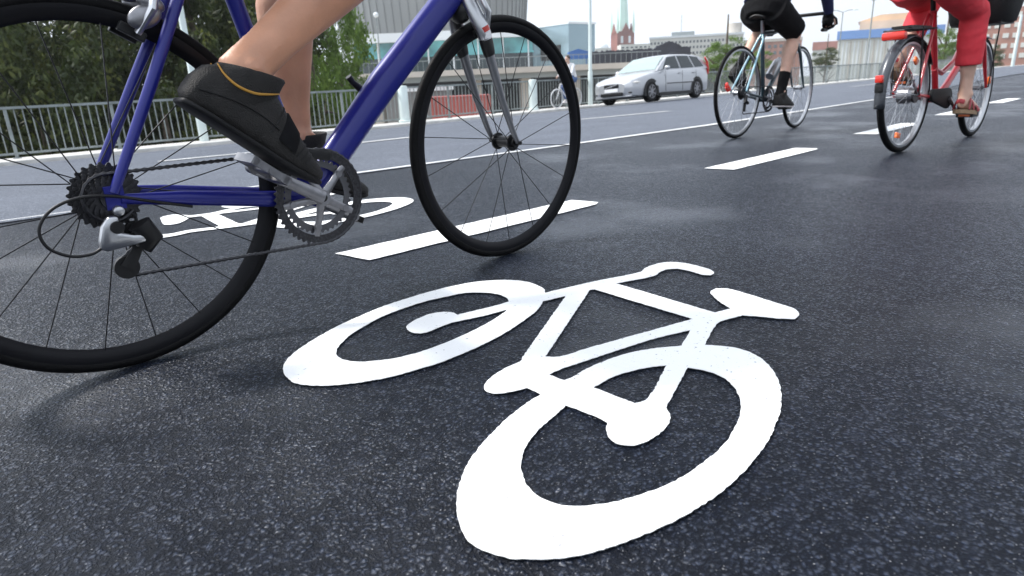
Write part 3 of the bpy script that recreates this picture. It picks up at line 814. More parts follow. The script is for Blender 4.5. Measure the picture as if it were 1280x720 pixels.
def guard(x, a0, a1):
    mb = MB(); rows = []
    for i in range(31):
        a = a0+(a1-a0)*i/30; r = R3+.012
        rows.append([(x+math.cos(a)*(r-.016*abs(t)**2), .030*t, R3+math.sin(a)*(r-.016*abs(t)**2)) for t in (-1, -.7, -.35, 0, .35, .7, 1)])
    mb.grid(rows); o = mb.build('mudguard', M['mudguard'], rb, 60)
    md = o.modifiers.new('t', 'SOLIDIFY'); md.thickness = .002; bake(o)
    return o
guard(0, R(30), R(190))
guard(W3, R(70), R(160))
for s in (-1, 1):
    mb = MB(); mb.tube([V((0, s*.072, R3)), V((-.325, s*.032, .36))], .0022, 8); mb.tube([V((0, s*.072, R3)), V((-.21, s*.030, .585))], .0022, 8); mb.build('mudguard_stay', M['steel'], rb, 40)
mb = MB()
for s in (-1, 1): mb.tube([V((.24, s*.03, .69)), V((.18, s*.06, .685)), V((-.18, s*.07, .675)), V((-.205, s*.04, .672))], .0055, 10)
mb.tube([V((-.205, -.045, .672)), V((-.205, .045, .672))], .0055, 8)
for y in (-.025, .025): mb.tube([V((.18, y, .687)), V((-.20, y, .674))], .0045, 8)
for x in (.12, 0, -.12): mb.tube([V((x, -.068, .680)), V((x, .068, .680))], .0045, 8)
mb.box((.0, 0, .692), (.28, .10, .012))
for s in (-1, 1): mb.tube([V((-.03, s*.07, .69)), V((0, s*.075, R3))], .005, 8)
rk = mb.build('rear_carrier', M['dark'], rb, 40)
mb = MB(); mb.box((-.215, 0, .645), (.045, .125, .045)); mb.build('tail_lamp', M['redlens'], rb, 40, .014)
mb = MB(); mb.box((-.345, 0, .425), (.022, .042, .04)); rf = mb.build('rear_reflector', M['redlens'], rb, 30, .006)
mb = MB(); mb.box((-.340, 0, .378), (.016, .045, .05)); mb.build('mud_flap', M['dark'], rb, 30, .006)
def spoke_reflector(wx, a, r, steer=0):
    mb = MB(); rm = Matrix.Rotation(-a, 3, 'Y'); mb.box((wx+math.cos(a)*r, 0, R3+math.sin(a)*r), (.032, .016, .05), rm)
    mb.build('spoke_reflector', M['orange'], rb, 30, .004)
spoke_reflector(0, R(-100), .225); spoke_reflector(0, R(62), .215); spoke_reflector(W3, R(10), .235)
# chain case, crank and pedals
mb = MB()
cc = [(B3.x+.062*math.cos(a), B3.z+.062*math.sin(a)) for a in [R(95-20*i) for i in range(10)]]+[(.235+.036*math.cos(a), .312+.036*math.sin(a)) for a in [R(-95-20*i) for i in range(9)]]
mb.prism(cc, -.074, -.048); mb.build('chain_case', M['shoesole'], rb, 30, .008)
k3 = V((.128, 0, -.108))
for s in (-1, 1):
    mb = MB(); k = k3*(-s); mb.tube([B3+V((0, s*.078, 0)), B3+k+V((0, s*.092, 0))], [(.008, .016), (.007, .013)], 12, ref=(0, 1, 0)); mb.build('crank_arm', M['alu'], rb, 40)
P3R = B3+k3+V((0, -.142, 0)); P3L = B3-k3+V((0, .142, 0))
for p in (P3R, P3L):
    pd = pedal(rb, p, M['dark'], size=(.095, .09, .026))
    mb = MB(); mb.box(p+V((-.0485, 0, 0)), (.006, .06, .014)); mb.build('pedal_reflector', M['orange'], pd, 0)
mb = MB(); mb.tube([s1, V((.235, 0, .87))], .0135, 12); mb.build('seat_post', M['dark'], rb, 40)
saddle(rb, (.215, 0, .915), .25, .20)
mb = MB(); mb.tube([h1, h1+V((-.03, 0, .14)), V((.86, 0, 1.0))], [.014, .014, .016], 12); mb.build('stem', M['steel'], rb, 40)
mb = MB(); mb.tube([V((.60, .30, .99)), V((.72, .285, 1.0)), V((.83, .19, 1.01)), V((.86, 0, 1.0)), V((.83, -.19, 1.01)), V((.72, -.285, 1.0)), V((.60, -.30, .99))], .0125, 12); hb = mb.build('handlebar', M['steel'], rb, 60)
for s in (-1, 1):
    mb = MB(); mb.tube([V((.59, s*.302, .989)), V((.71, s*.287, 1.0))], .017, 12); mb.build('grip', M['dark'], hb, 40)
# front basket (a separate wire basket hung on the handlebar)
mb = MB(); rows = []
for z, sx, sy in ((.715, .12, .13), (.73, .15, .17), (.88, .175, .20), (1.03, .19, .22)):
    rows.append([(1.085+sx*math.copysign(abs(math.cos(a))**.6, math.cos(a)), sy*math.copysign(abs(math.sin(a))**.6, math.sin(a)), z) for a in [2*math.pi*i/36 for i in range(37)]])
mb.grid(rows); o = mb.build('front_basket', M['bag'], rb, 60)
md = o.modifiers.new('t', 'SOLIDIFY'); md.thickness = .008; bake(o)
mb = MB(); mb.box((1.085, 0, .722), (.25, .28, .012)); mb.tube([V((1.085+.19*math.copysign(abs(math.cos(a))**.6, math.cos(a)), .22*math.copysign(abs(math.sin(a))**.6, math.sin(a)), 1.03)) for a in [2*math.pi*i/36 for i in range(37)]], .007, 8)
mb.build('basket_rim', M['dark'], o, 40)
mb = MB()
for s in (-1, 1): mb.tube([V((1.12, s*.09, .73)), V((1.17, s*.07, .60)), V((W3, s*.068, R3))], .004, 8)
mb.build('basket_stay', M['dark'], rb, 40)
mb = MB(); mb.rev((.985, 0, .735), [(0, -.02), (.02, -.02), (.034, .03), (.034, .04), (0, .042)], 18, 'X', closed=False); mb.build('head_lamp', M['steel'], rb, 40)
# ------------------------------------------------------------------ people
def limb(mb, a, b, rads, offs=None, n=16):
    """tapered limb from a to b; rads: [(t, side radius, front-back radius, push towards back)]"""
    a, b = V(a), V(b); d = (b-a)
    back = V(offs) if offs is not None else V((0, 0, 0))
    pts = []; rr = []
    for t, rs, rb, pu in rads:
        pts.append(a+d*t+back*pu); rr.append((rs, rb))
    mb.tube(pts, rr, n, ref=(0, 1, 0))
def perp_back(a, b):
    """the direction away from the bend of the knee (calf side)"""
    d = (V(b)-V(a)).normalized()           # knee to ankle
    k = V((-1, 0, 0)); k = k-d*k.dot(d); return k.normalized()
def leg(mb, hip, knee, ank, s=1.0, calf=1.0):
    limb(mb, hip, knee, [(-.06, .080*s, .085*s, 0), (.1, .088*s, .092*s, 0), (.45, .078*s, .082*s, 0), (.8, .060*s, .062*s, 0), (.95, .056*s, .058*s, 0), (1.03, .050*s, .050*s, 0)])
    bk = perp_back(knee, ank)
    limb(mb, knee, ank, [(-.06, .046*s, .050*s, -.004), (.03, .053*s, .058*s, 0), (.14, .050*s*calf, .056*s*calf, .004), (.30, .054*s*calf, .063*s*calf, .012), (.45, .050*s*calf, .058*s*calf, .011), (.62, .041*s*calf, .047*s*calf, .006), (.78, .034*s, .039*s, .002), (.9, .032*s, .038*s, 0), (1.0, .034*s, .042*s, 0), (1.06, .030*s, .036*s, 0)], bk)
    mb.ell(V(knee)+V((.01, 0, 0)), (.052*s, .05*s, .055*s))
    up = (V(knee)-V(ank)).normalized()
    for q in (-1, 1): mb.ell(V(ank)+up*.012+V((0, q*.031*s, 0)), (.017*s, .013*s, .019*s))
    for q in (-1, 1): mb.ell(V(knee).lerp(V(ank), .30)+bk*.020*s+V((0, q*.026*s, 0)), (.040*s, .026*s*calf, .075*s), up.to_track_quat('Z', 'Y').to_matrix())
    mb.tube([V(ank)-bk*-.034*s-up*.02, V(ank)+bk*.036*s+up*.06, V(knee).lerp(V(ank), .55)+bk*.040*s], [.010*s, .009*s, .016*s], 10)
    # heel tendon
def foot(mb, fr, L=.255, toes=True):
    o, X, Z = fr; Y = V((0, 1, 0))
    p = lambda x, y, z: o+X*x+Y*y+Z*z
    k = L/.255
    pts = [p(.02*k, 0, .045), p(.05*k, 0, .05), p(.11*k, 0, .048), p(.16*k, 0, .036), p(.205*k, 0, .024)]
    mb.tube(pts, [(.026, .03), (.031, .040), (.034, .035), (.041, .026), (.042, .016)], 14, ref=(0, 1, 0))
    mb.tube([p(.06*k, 0, .05), p(.065*k, 0, .115)], [(.034, .048), (.034, .042)], 14, ref=(0, 1, 0))
    if toes:
        for i, (y, l, r) in enumerate(((-.030, .245, .012), (-.012, .248, .010), (.004, .242, .0095), (.019, .232, .009), (.032, .220, .0085))):
            mb.tube([p(.19*k, y, .02), p((l-.015)*k, y, .017), p(l*k, y, .012)], [r, r, r*.85], 10)
def hand(mb, c, axis, out, s=1.0, side=1):
    """palm, four fingers curled round a bar through c and a thumb under it"""
    c = V(c); a = V(axis).normalized(); o = V(out); o = (o-a*o.dot(a)).normalized(); u = a.cross(o)
    if u.z < 0: u = -u
    r = .026
    mb.ell(c-o*.038*s+u*.026*s, (.030*s, .045*s, .018*s), Matrix((tuple(o), tuple(a), tuple(u))).transposed())
    for i, (off, rr, reach) in enumerate(((-.033, .0095, 215), (-.011, .010, 230), (.011, .0097, 225), (.032, .0085, 205))):
        pts = []
        for t in range(7):
            w = math.radians(150-reach*t/6)
            pts.append(c+a*off*s+o*math.cos(w)*r*s+u*math.sin(w)*r*s)
        mb.tube(pts, [rr*s]*6+[rr*.8*s], 10)
    q = c+a*side*.042*s
    mb.tube([q-o*.045*s+u*.012*s, q-o*.022*s-u*.020*s, q+o*.012*s-u*.030*s], [.012*s, .011*s, .009*s], 10)
def head(mb, c, fwd, s=1.0):
    c = V(c); f = V(fwd).normalized(); l = V((0, 1, 0)); u = f.cross(l); m = Matrix((tuple(f), tuple(l), tuple(u))).transposed()
    p = lambda x, y, z: c+f*x*s+l*y*s+u*z*s
    mb.ell(p(0, 0, .03), (.098*s, .076*s, .095*s), m, 20, 14)
    mb.ell(p(.035, 0, -.055), (.062*s, .056*s, .062*s), m)
    mb.tube([p(.090, 0, .03), p(.112, 0, -.012), p(.095, 0, -.022)], [.009*s, .015*s, .010*s], 8)
    for q in (-1, 1): mb.ell(p(-.008, q*.078, .0), (.020*s, .008*s, .033*s), m)
    mb.tube([p(.082, -.02, -.052), p(.094, 0, -.052), p(.082, .02, -.052)], .008*s, 8)
    return p, m
def shoe(name, fr, m, sole_m, parent, L=.30, trim=None, hi=1.0, label=None):
    o, X, Z = fr; Y = V((0, 1, 0))
    p = lambda x, y, z: o+X*x+Y*y+Z*z
    k = L/.30
    S = [(0, .020, .014, .052), (.012, .031, .003, .082), (.045, .0405, 0, .098), (.09, .0425, 0, .104), (.135, .0435, 0, .108), (.165, .0445, 0, .092), (.205, .046, 0, .070), (.245, .045, .003, .050), (.277, .035, .009, .040), (.295, .021, .014, .034), (.302, .006, .019, .028)]
    def sec(x):
        for a, b in zip(S, S[1:]):
            if a[0] <= x <= b[0]:
                t = (x-a[0])/(b[0]-a[0]); return [a[i]+(b[i]-a[i])*t for i in range(4)]
    mb = MB(); n = 22; rows = []
    xs = [S[0][0]+(S[-1][0]-S[0][0])*i/30 for i in range(31)]
    for x in xs:
        _, w, z0, z1 = sec(x); zc = z0+(z1-z0)*.36
        ring = []
        for i in range(n):
            a = 2*math.pi*i/n; ca, sa = math.cos(a), math.sin(a)
            yy = w*math.copysign(abs(ca)**.8, ca)
            if sa >= 0: zz = zc+(z1-zc)*sa**.9; yy = w*abs(ca)**.55*(1 if ca > 0 else -1)*(1-.12*sa)
            else: zz = zc+(zc-z0)*math.copysign(abs(sa)**.5, sa)
            ring.append(p(x*k, yy, zz*hi))
        rows.append(ring)
    vs = [q for r in rows for q in r]; fs = []
    for i in range(len(rows)-1):
        for j in range(n):
            l = (j+1) % n; fs.append((i*n+j, i*n+l, (i+1)*n+l, (i+1)*n+j))
    fs.append(tuple(range(n))); fs.append(tuple(range(len(vs)-n, len(vs))))
    mb.add(vs, fs)
    sh = mb.build(name, m, parent, 60)
    if label: sh['label'] = label
    # collar padding
    mb = MB(); rows = []
    for zz, ra, rb, xc in ((.050, .066, .0405, .082), (.085, .063, .0445, .083), (.105, .060, .0445, .084), (.116, .0585, .0440, .086), (.1185, .055, .0415, .0865), (.114, .051, .038, .0865), (.09, .048, .035, .084)):
        tl = .020*(zz/.116) if zz > .06 else 0
        rows.append([p((xc+ra*math.cos(a))*k, rb*math.sin(a), (zz+tl*math.cos(a))*hi) for a in [2*math.pi*i/36 for i in range(37)]])
    mb.grid(rows); mb.build('collar', m, sh, 60)
    # sole
    mb = MB(); out = []
    for x in [S[0][0]+.002+(S[-1][0]-S[0][0]+.002)*i/24 for i in range(25)]:
        w = sec(min(max(x, 0), .302))[1]+.001; out.append((x*k, -w))
    out += [(x, -w) for x, w in reversed(out)]
    vs = []
    for dz in (0, 1):
        for x, y in out:
            lift = .010*max(0, (x/k-.2)/.1)**2
            vs.append(p(x, y*(1 if dz else .95), (lift+.007 if dz else lift-.003)))
    nn = len(out); fs = [tuple(range(nn)), tuple(range(2*nn-1, nn-1, -1))]+[(i, (i+1) % nn, (i+1) % nn+nn, i+nn) for i in range(nn)]
    mb.add(vs, fs); mb.build('sole', sole_m, sh, 40, .004)
    if trim:
        mb = MB(); pts = []
        ctl = [(q.x, q.z) for q in spline([(.024, 0, .090), (.036, 0, .078), (.060, 0, .071), (.090, 0, .077), (.115, 0, .092), (.136, 0, .107)], 4)]
        for sgn in (-1, 1):
            L0 = []; 
            for i in range(21):
                t = i/20*(len(ctl)-1); j = min(int(t), len(ctl)-2); u = t-j
                x = ctl[j][0]*(1-u)+ctl[j+1][0]*u; z = ctl[j][1]*(1-u)+ctl[j+1][1]*u
                _, w, z0, z1 = sec(x); zc = z0+(z1-z0)*.36
                sa = max(0, min(1, ((z-zc)/(z1-zc))))**(1/.9)
                yy = max(w*(max(0, 1-sa*sa)**.5)**.55*(1-.12*sa), .0447*max(0, 1-((x-.084)/.0625)**2)**.5)
                th_ = .5+.5*math.sin(math.pi*i/20)
                L0.append((p(x*k, sgn*(yy+.0012), z*hi), th_))
            mb.tube([q for q, _ in L0], [(.0014, .0024*t) for _, t in L0], 8, ref=(0, 1, 0))
        mb.build('gold_stripe', trim, sh, 60)
        mb = MB(); rows = []
        for x in (.168, .172, .205, .209):
            _, w, z0, z1 = sec(x); r_ = []
            for i in range(13):
                a = math.pi*i/12; ca, sa = math.cos(a), math.sin(a); e = .0035 if .17 < x < .207 else .0
                zc = z0+(z1-z0)*.36
                r_.append(p(x*k, (w+e)*math.copysign(abs(ca)**.55, ca)*(1-.12*sa), (zc+(z1-zc+e)*sa**.9)*hi))
            rows.append(r_)
        mb.grid(rows); mb.build('strap', M['blackcloth'], sh, 60)
        # seams and ribs of the upper
        mb = MB()
        for x0_, x1_ in ((.215, .228), (.226, .238), (.237, .248), (.150, .160)):
            r_ = []
            for i in range(17):
                a = math.pi*i/16; x = x0_+(x1_-x0_)*math.sin(a); _, w, z0, z1 = sec(x); zc = z0+(z1-z0)*.36; ca, sa = math.cos(a), math.sin(a)
                r_.append(p(x*k, (w+.0006)*math.copysign(abs(ca)**.55, ca)*(1-.12*sa), (zc+(z1-zc+.0006)*sa**.9)*hi))
            mb.tube(r_, .0011, 6)
        for sgn in (-1, 1):
            r_ = []
            for i in range(15):
                t = i/14; x = .012+.15*t; z = .030+.022*math.sin(t*2.2); _, w, z0, z1 = sec(x); zc = z0+(z1-z0)*.36; sa = max(0, min(1, (z-zc)/(z1-zc)))**(1/.9)
                r_.append(p(x*k, sgn*(w*(max(0, 1-sa*sa)**.5)**.55*(1-.12*sa)+.0008), z*hi))
            mb.tube(r_, .0011, 6)
        mb.build('seam', M['shoesole'], sh, 60)
    return sh
def frame2(heel, ang, y):
    """foot frame: heel point (x, z), pitch of the sole, side offset"""
    X = V((math.cos(ang), 0, math.sin(ang))); Z = V((-math.sin(ang), 0, math.cos(ang)))
    return (V((heel[0], y, heel[1])), X, Z)

def make_person(mtx, label, J, skin, s=1.0, legs=1.0, calf=1.0, voxel=.0065, gloves=False, barefoot=False, heads=True, group=None):
    """the whole body as one skin; the mesh is the person"""
    mb = MB()
    for q in 'RL':
        leg(mb, J['hip'+q], J['knee'+q], J['ank'+q], legs, calf)
        foot(mb, J['foot'+q], .255, barefoot)
        sh, el, hd = V(J['sho'+q]), V(J['elb'+q]), V(J['hand'+q])
        limb(mb, sh, el, [(-.05, .046*s, .05*s, 0), (.2, .047*s, .05*s, 0), (.6, .040*s, .043*s, 0), (1.02, .034*s, .036*s, 0)])
        wr = hd-(hd-el).normalized()*.05+V((0, 0, .018))
        limb(mb, el, wr, [(-.03, .035*s, .036*s, 0), (.25, .038*s, .039*s, 0), (.7, .029*s, .028*s, 0), (1.0, .026*s, .022*s, 0), (1.12, .028*s, .018*s, 0)])
        hand(mb, hd, J.get('grip', (0, 1, 0)), (hd-el), 1.0, (1 if q == 'R' else -1))
    pel, ch, nk, hd = V(J['pelvis']), V(J['chest']), V(J['neck']), V(J['head'])
    mid = pel.lerp(ch, .5)+V(J.get('belly', (-.02, 0, .01)))
    mb.tube([pel-(ch-pel).normalized()*.09, pel, mid, ch, ch.lerp(nk, .7), nk], [(.12*s, .10*s), (.165*s*legs, .115*s*legs), (.145*s, .105*s), (.165*s, .115*s), (.13*s, .085*s), (.06, .06)], 20, ref=(0, 1, 0))
    for q in 'RL': mb.tube([nk.lerp(ch, .35), V(J['sho'+q])], [.07*s, .055*s], 14)
    mb.tube([nk-(hd-nk)*.2, nk.lerp(hd, .75)], [.058, .052], 14)
    p, m = head(mb, hd, J['look'])
    ob = blob('person', mb, skin, None, voxel, 5)
    ob.matrix_world = mtx
    tag(ob, label, 'person', group)
    for q in (-1, 1):
        e = MB(); e.ell(p(.083, q*.031, .012), (.010, .013, .010)); e.build('eye', M['eye'], ob, 60)
    e = MB()
    e.ell(p(-.018, 0, .045), (.104, .083, .092), m, 20, 14)
    h_ = blob('hair', e, M['hair'], ob, .008, 3)
    return ob
def cloth(name, parts, m, ob, voxel=.008, sm=4, fold=0):
    mb = MB()
    for f in parts: f(mb)
    o = blob(name, mb, m, ob, voxel, sm)
    if fold:
        ns = [v.normal.copy() for v in o.data.vertices]
        for v, n_ in zip(o.data.vertices, ns):
            c = v.co
            q = V((c.x*9+c.z*5, c.y*7, c.z*17-c.x*9))
            v.co = c+n_*fold*(noise.noise(q)+.6*noise.noise(q*2.1+V((3, 1, 7))))
        o.data.update()
    return o
def trouser(J, q, t_end, s, hem, shin=None, flare=1.0):
    def f(mb):
        hip, kn, an = V(J['hip'+q]), V(J['knee'+q]), V(J['ank'+q])
        L = [(-.10, .095*s, .10*s, 0), (.1, .102*s, .105*s, 0), (.45, .093*s, .097*s, 0)]
        if shin is None:
            L.append((t_end, hem, hem*1.04, 0)); limb(mb, hip, kn, L, n=20)
        else:
            L += [(.8, .080*s, .082*s, 0), (1.02, .072*s, .074*s, 0)]; limb(mb, hip, kn, L, n=20)
            limb(mb, kn, an, [(-.08, .062*s, .064*s, 0), (.02, .073*s, .076*s, 0), (shin*.5, .072*s, .080*s, .008), (shin, hem, hem*1.08, .006)], perp_back(kn, an), n=20)
    return f
def pelvis_cloth(J, s, legs):
    def f(mb):
        pel, ch = V(J['pelvis']), V(J['chest']); d = (ch-pel).normalized()
        mb.tube([pel-d*.10, pel-d*.02, pel+d*.06, pel+d*.15], [(.135*s*legs, .115*s*legs), (.178*s*legs, .128*s*legs), (.172*s*legs, .122*s*legs), (.160*s, .118*s)], 20, ref=(0, 1, 0))
    return f
def shirt_parts(J, s, sleeve=.75, long=False):
    def f(mb):
        pel, ch, nk = V(J['pelvis']), V(J['chest']), V(J['neck']); d = (ch-pel).normalized()
        mid = pel.lerp(ch, .5)+V(J.get('belly', (-.02, 0, .01)))
        mb.tube([pel+d*.03, mid, ch, ch.lerp(nk, .65), ch.lerp(nk, .9)], [(.176*s, .130*s), (.156*s, .116*s), (.176*s, .126*s), (.142*s, .097*s), (.08, .075)], 20, ref=(0, 1, 0))
        for q in 'RL':
            sh, el, hd = V(J['sho'+q]), V(J['elb'+q]), V(J['hand'+q])
            mb.tube([nk.lerp(ch, .35), sh], [.08*s, .064*s], 14)
            if not long: limb(mb, sh, el, [(-.08, .058*s, .06*s, 0), (.3, .058*s, .06*s, 0), (sleeve, .056*s, .058*s, 0)])
            else:
                limb(mb, sh, el, [(-.08, .058*s, .06*s, 0), (.3, .056*s, .058*s, 0), (1.03, .046*s, .047*s, 0)])
                wr = hd-(hd-el).normalized()*.05+V((0, 0, .018)); limb(mb, el, wr, [(-.05, .046*s, .046*s, 0), (.3, .047*s, .048*s, 0), (.88, .036*s, .036*s, 0)])
    return f

# ---- rider of the blue bicycle
XF, ZF = V((.79, 0, -.613)), V((.613, 0, .79))
FR_R = (V((.112, -.125, .498)), XF, ZF)
aL = R(-20)
FR_L = (V((.350, .122, .312)), V((math.cos(aL), 0, math.sin(aL))), V((-math.sin(aL), 0, math.cos(aL))))
fp = lambda fr, x, z: fr[0]+fr[1]*x+fr[2]*z
J1 = dict(hipR=(.165, -.085, .985), hipL=(.165, .085, .985), kneeR=(.590, -.115, .795), kneeL=(.475, .105, .790),
          ankR=tuple(fp(FR_R, .072, .105)), ankL=tuple(fp(FR_L, .066, .095)), footR=(FR_R[0]+XF*.022+ZF*.010, XF, ZF), footL=(FR_L[0]+FR_L[1]*.022+FR_L[2]*.010, FR_L[1], FR_L[2]),
          pelvis=(.15, 0, 1.02), chest=(.47, 0, 1.33), neck=(.60, 0, 1.46), head=(.73, 0, 1.585), look=(1, 0, -.12),
          shoR=(.555, -.185, 1.40), shoL=(.555, .185, 1.40), elbR=(.74, -.235, 1.17), elbL=(.74, .235, 1.17), handR=(.995, -.21, .935), handL=(.995, .21, .935), grip=(1, 0, .3))
p1 = make_person(BM, 'cyclist with bare legs and black shoes pedalling the dark blue racing bicycle', J1, M['skin'], calf=1.02, voxel=.006)
cloth('shorts', [trouser(J1, 'R', .72, 1.0, .082), trouser(J1, 'L', .72, 1.0, .082), pelvis_cloth(J1, 1, 1)], M['blackcloth'], p1)
cloth('jersey', [shirt_parts(J1, 1.0, .7)], M['bluecloth'], p1)
shoe('shoe', FR_R, M['shoe'], M['shoesole'], p1, trim=M['gold'])
shoe('shoe', FR_L, M['shoe'], M['shoesole'], p1, L=.285)


# ---- rider in black shorts
aR2 = R(-4); aL2 = R(-28)
F2R = frame2((P2R.x-.185, P2R.z+.022), aR2, -.120); F2L = frame2((P2L.x-.16, P2L.z+.115), aL2, .120)
J2 = dict(hipR=(.335, -.09, .935), hipL=(.335, .09, .935), kneeR=(.620, -.125, .785), kneeL=(.60, .115, .845),
          ankR=tuple(fp(F2R, .072, .10)), ankL=tuple(fp(F2L, .072, .10)), footR=(F2R[0]+F2R[1]*.022+F2R[2]*.01, F2R[1], F2R[2]), footL=(F2L[0]+F2L[1]*.022+F2L[2]*.01, F2L[1], F2L[2]),
          pelvis=(.35, 0, .97), chest=(.52, 0, 1.32), neck=(.58, 0, 1.46), head=(.68, 0, 1.60), look=(1, 0, -.1),
          shoR=(.54, -.20, 1.40), shoL=(.54, .20, 1.40), elbR=(.76, -.270, 1.12), elbL=(.76, .270, 1.12), handR=(.985, -.235, .835), handL=(.985, .235, .835), grip=(1, 0, .2))
p2 = make_person(CM, 'cyclist in black shorts and black socks riding away on the black road bicycle', J2, M['skinpale'], s=.90, legs=.98, voxel=.0075)
cloth('shorts', [trouser(J2, 'R', .96, 1.06, .090), trouser(J2, 'L', .96, 1.06, .090), pelvis_cloth(J2, 1.0, .97)], M['blackcloth'], p2, fold=.0035)
cloth('jersey', [shirt_parts(J2, 1.05, long=True)], M['bluecloth'], p2)
def sock(J, q, t0):
    def f(mb):
        limb(mb, J['knee'+q], J['ank'+q], [(t0, .044, .050, .003), (.78, .041, .046, .002), (.9, .038, .044, 0), (1.08, .037, .044, 0)], perp_back(J['knee'+q], J['ank'+q]))
    return f
cloth('sock', [sock(J2, 'R', .66)], M['blackcloth'], p2, .006, 2); cloth('sock', [sock(J2, 'L', .66)], M['blackcloth'], p2, .006, 2)
shoe('shoe', F2R, M['shoe'], M['whiteshoe'], p2, L=.29, label='black right shoe with pale sole')
sh = shoe('shoe', F2L, M['shoe'], M['shoesole'], p2, L=.29)
def glove(J, q):
    def f(mb):
        hd, el = V(J['hand'+q]), V(J['elb'+q])
        hand(mb, hd, J['grip'], hd-el, 1.25, (1 if q == 'R' else -1)); mb.ell(hd+V((-.035, 0, .02)), (.055, .045, .035)); limb(mb, el, hd, [(.72, .036, .034, 0), (.9, .038, .034, 0)])
    return f
for q in 'RL': cloth('glove', [glove(J2, q)], M['blackcloth'], p2, .005, 2)

# p1_sock

# ---- rider in red trousers
aR3 = R(-6); aL3 = R(-20)
F3R = frame2((P3R.x-.17, P3R.z+.036), aR3, -.150); F3L = frame2((P3L.x-.16, P3L.z+.085), aL3, .150)
J3 = dict(hipR=(.10, -.10, .93), hipL=(.10, .10, .93), kneeR=(.465, -.150, .765), kneeL=(.555, .140, .86),
          ankR=tuple(fp(F3R, .06, .085)), ankL=tuple(fp(F3L, .06, .085)), footR=F3R, footL=F3L,
          pelvis=(.11, 0, .98), chest=(.20, 0, 1.36), neck=(.27, 0, 1.50), head=(.32, 0, 1.65), look=(1, 0, 0), belly=(.02, 0, 0),
          shoR=(.24, -.19, 1.44), shoL=(.24, .19, 1.44), elbR=(.36, -.29, 1.17), elbL=(.36, .29, 1.17), handR=(.65, -.293, 1.01), handL=(.65, .293, 1.01), grip=(.6, .05, .0))
p3 = make_person(DM, 'cyclist in cropped red trousers and red sandals riding the red city bicycle', J3, M['skinpale'], s=1.05, legs=1.0, calf=1.05, voxel=.0075, barefoot=True)
cloth('trousers', [trouser(J3, 'R', 1, 1.0, .067, shin=.62), trouser(J3, 'L', 1, 1.0, .067, shin=.62), pelvis_cloth(J3, 1.1, 1.15)], M['redcloth'], p3, fold=.0045)
cloth('shirt', [shirt_parts(J3, 1.1, .6)], M['whitecloth'], p3)
def sandal(fr):
    o, X, Z = fr; Y = V((0, 1, 0)); p = lambda x, y, z: o+X*x+Y*y+Z*z
    mb = MB(); out = []
    for i in range(25):
        t = i/24; x = -.012+.282*t; w = .034+.012*math.sin(math.pi*min(1, t*1.1))+.004*math.sin(6*t); w *= min(1, (t+.02)*9)**.5*min(1, (1.02-t)*7)**.5
        out.append((x, w))
    ol = out+[(x, -w) for x, w in reversed(out)]
    vs = [p(x, y, z) for z in (-.018, .006) for x, y in ol]; n = len(ol)
    mb.add(vs, [tuple(range(n)), tuple(range(2*n-1, n-1, -1))]+[(i, (i+1) % n, (i+1) % n+n, i+n) for i in range(n)])
    s_ = mb.build('sandal', M['cork'], p3, 40)
    mb = MB()
    def strap(x0, x1, w, h0, wd):
        for k in range(1):
            pts = [p(x0+(x1-x0)*abs(math.cos(a))*0+(x0 if False else 0)+(x1-x0)*(math.sin(a)), w*math.cos(a), .004+h0*math.sin(a)) for a in [math.pi*i/14 for i in range(15)]]
            mb.tube(pts, [(wd, .0035)]*15, 8, ref=tuple(X))
    strap(.17, .155, .049, .046, .019); strap(.11, .10, .043, .076, .011); strap(.03, .075, .043, .100, .012)
    mb.tube([p(.005, -.02, .05), p(-.012, 0, .055), p(.005, .02, .05)], [(.004, .014)]*3, 8)
    mb.build('strap', M['sandal'], s_, 60)
sandal(F3R); sandal(F3L)
# ------------------------------------------------------------------ silver estate car (x forward, y left, origin on the road under its middle)
def lerp_tab(tab, x):
    for a, b in zip(tab, tab[1:]):
        if min(a[0], b[0]) <= x <= max(a[0], b[0]):
            t = (x-a[0])/(b[0]-a[0]); t = t*t*(3-2*t)*.35+t*.65
            return [a[i]+(b[i]-a[i])*t for i in range(1, len(a))]
    return list((tab[0] if abs(x-tab[0][0]) < abs(x-tab[-1][0]) else tab[-1])[1:])
CARM = Matrix.Translation((19.05, 12.82, zs(19, 12.82)+.012)) @ Matrix.Rotation(-.060, 4, 'X') @ Matrix.Rotation(math.pi, 4, 'Z')
car = empty('estate_car', CARM)
tag(car, 'silver estate car driving towards the camera along the kerb', 'car')
TAB = [(2.26, .50, .60, .34), (2.23, .64, .645, .26), (2.14, .74, .69, .21), (1.95, .82, .745, .19), (1.6, .862, .82, .18), (1.25, .878, .875, .18), (.95, .883, .925, .18), (.3, .886, .945, .18), (-.8, .886, .965, .18), (-1.6, .872, .985, .18), (-2.0, .83, .985, .20), (-2.18, .77, .965, .25), (-2.24, .68, .92, .32)]
def sect(x):
    hw, zt, zb = lerp_tab(TAB, x)
    return [(0, zb), (hw*.86, zb), (hw*.955, zb+.05), (hw*.985, zb+.16), (hw, zb+(zt-zb)*.5), (hw*.992, zb+(zt-zb)*.72), (hw*.965, zt-.055), (hw*.925, zt-.012), (hw*.80, zt+.008), (hw*.4, zt+.026), (0, zt+.032)]
mb = MB(); rows = []
N_ = 44
for i in range(N_+1):
    x = 2.26-4.50*i/N_
    h_ = sect(x); rows.append([(x, -y, z) for y, z in h_]+[(x, y, z) for y, z in h_[::-1]][1:])
mb.grid(rows)
for r, d in ((rows[0], 0), (rows[-1], 1)): mb.add(r, [tuple(range(len(r)))])
